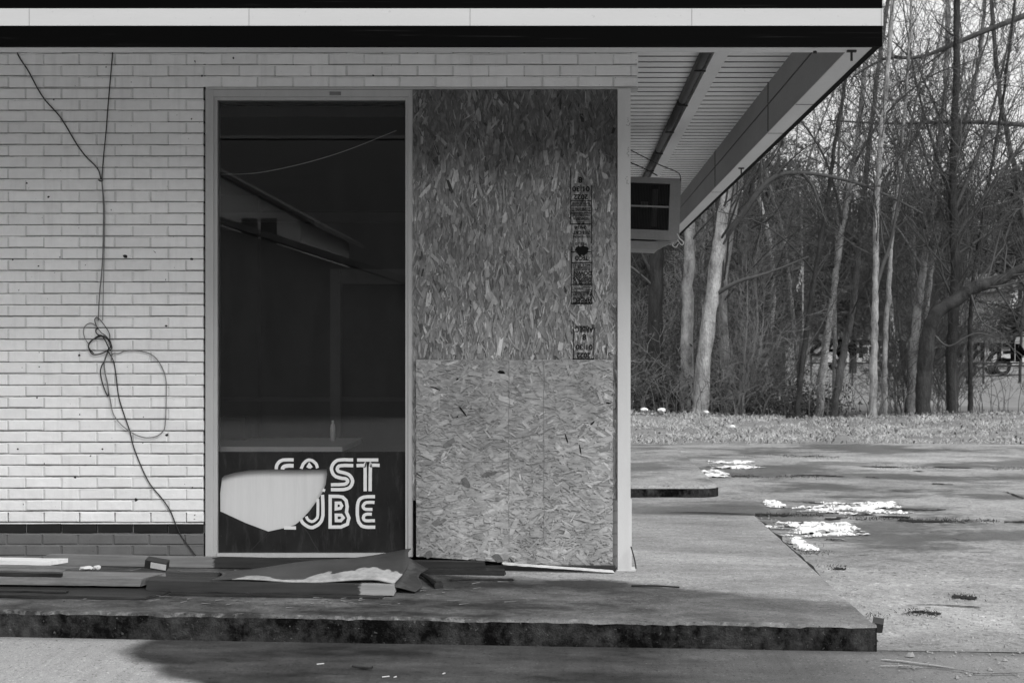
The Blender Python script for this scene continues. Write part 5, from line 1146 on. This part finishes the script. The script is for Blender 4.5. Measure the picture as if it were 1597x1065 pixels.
fl = thing('flagpole', 'thin pole with a drooping striped flag beyond the trees', 'flagpole', (X(1252, 40), 40, terr(X(1252, 40), 40)))
mb = MB(); mb.tube([(X(1252, 40), 40, terr(X(1252, 40), 40)), (X(1252, 40), 40, Z(412, 40))], .02, 6); mb.build('pole', MAT['galv'], fl)
for k in range(7):
    mb = MB(); x = X(1251, 40); z = Z(416 + k*1.0, 40); zz2 = [z - .06*j for j in range(8)]
    mb.ribbon([(x - .02 - .022*k*(.5+.5*j/8) + .02*math.sin(j), zz2[j] - .03*k) for j in range(8)], .022, 40 + .01*(k % 2)); mb.build('flag_stripe', MAT['paper'] if k % 2 == 0 else MAT['cable'], fl)
def house(name, label, x, d, z, w_, dep, h, ridge, yaw=0, mat='house_wall', wins=None):
    t = thing(name, label, 'house', (x, d, z)); MH = Matrix.Translation((x, d, z)) @ Matrix.Rotation(yaw, 4, 'Z')
    mb = MB(); mb.box(-w_/2, w_/2, -dep/2, dep/2, -1, h, M=MH)
    g = [(-w_/2, h), (w_/2, h), (0, h+ridge)]
    mb.add([MH @ Vector((a_, -dep/2, b_)) for a_, b_ in g] + [MH @ Vector((a_, dep/2, b_)) for a_, b_ in g], [(0, 1, 2), (5, 4, 3)]); mb.build('wall', MAT[mat], t)
    mb = MB(); o_ = .4; th = .12
    for s_ in (-1, 1):
        a0 = Vector((0, 0, h+ridge+.05)); a1 = Vector((s_*(w_/2+o_), 0, h-ridge*o_/(w_/2)+.05)); up_ = Vector((0, 0, th))
        q = [a0+Vector((0, -dep/2-o_, 0)), a1+Vector((0, -dep/2-o_, 0)), a1+Vector((0, dep/2+o_, 0)), a0+Vector((0, dep/2+o_, 0))]
        mb.add([MH @ p for p in q] + [MH @ (p+up_) for p in q], [(0,1,2,3),(7,6,5,4),(0,4,5,1),(1,5,6,2),(2,6,7,3),(3,7,4,0)])
    mb.build('roof', MAT['house_roof'], t)
    for c, za, zb_, hw_ in (wins if wins is not None else [(q*w_, h*.32, h*.78, .6) for q in (-.28, .02, .28)]):
        mb = MB(); mb.box(c-hw_, c+hw_, -dep/2-.04, -dep/2-.001, za, zb_, M=MH); fr = mb.build('window', MAT['white_wood'], t)
        for x0, x1 in ((c-hw_+.1, c-.04), (c+.04, c+hw_-.1)):
            mb = MB(); mb.box(x0, x1, -dep/2-.05, -dep/2-.0405, za+.1, zb_-.1, M=MH); mb.build('pane', MAT['car_glass'], fr)
hx = X(1590, 104); house('house', 'pale low house on the hillside at the right edge', hx, 104, terr(hx, 104), 10, 8, 2.2, 1.5, R(28))
house('house', 'white gabled house mirrored in the left of the dark window', -11.2, -23.8, CZ-1.5, 9, 8, 4.6, 2.43, R(180), wins=[(-3.45, 3.75, 4.75, .55), (-.5, 3.75, 4.75, .55)])
house('garage', 'low dark garage mirrored below the white gable in the window', -8.5, -13, CZ-1.5, 12, 6, 2.4, 1.95, R(180), 'beam_dark', wins=[])
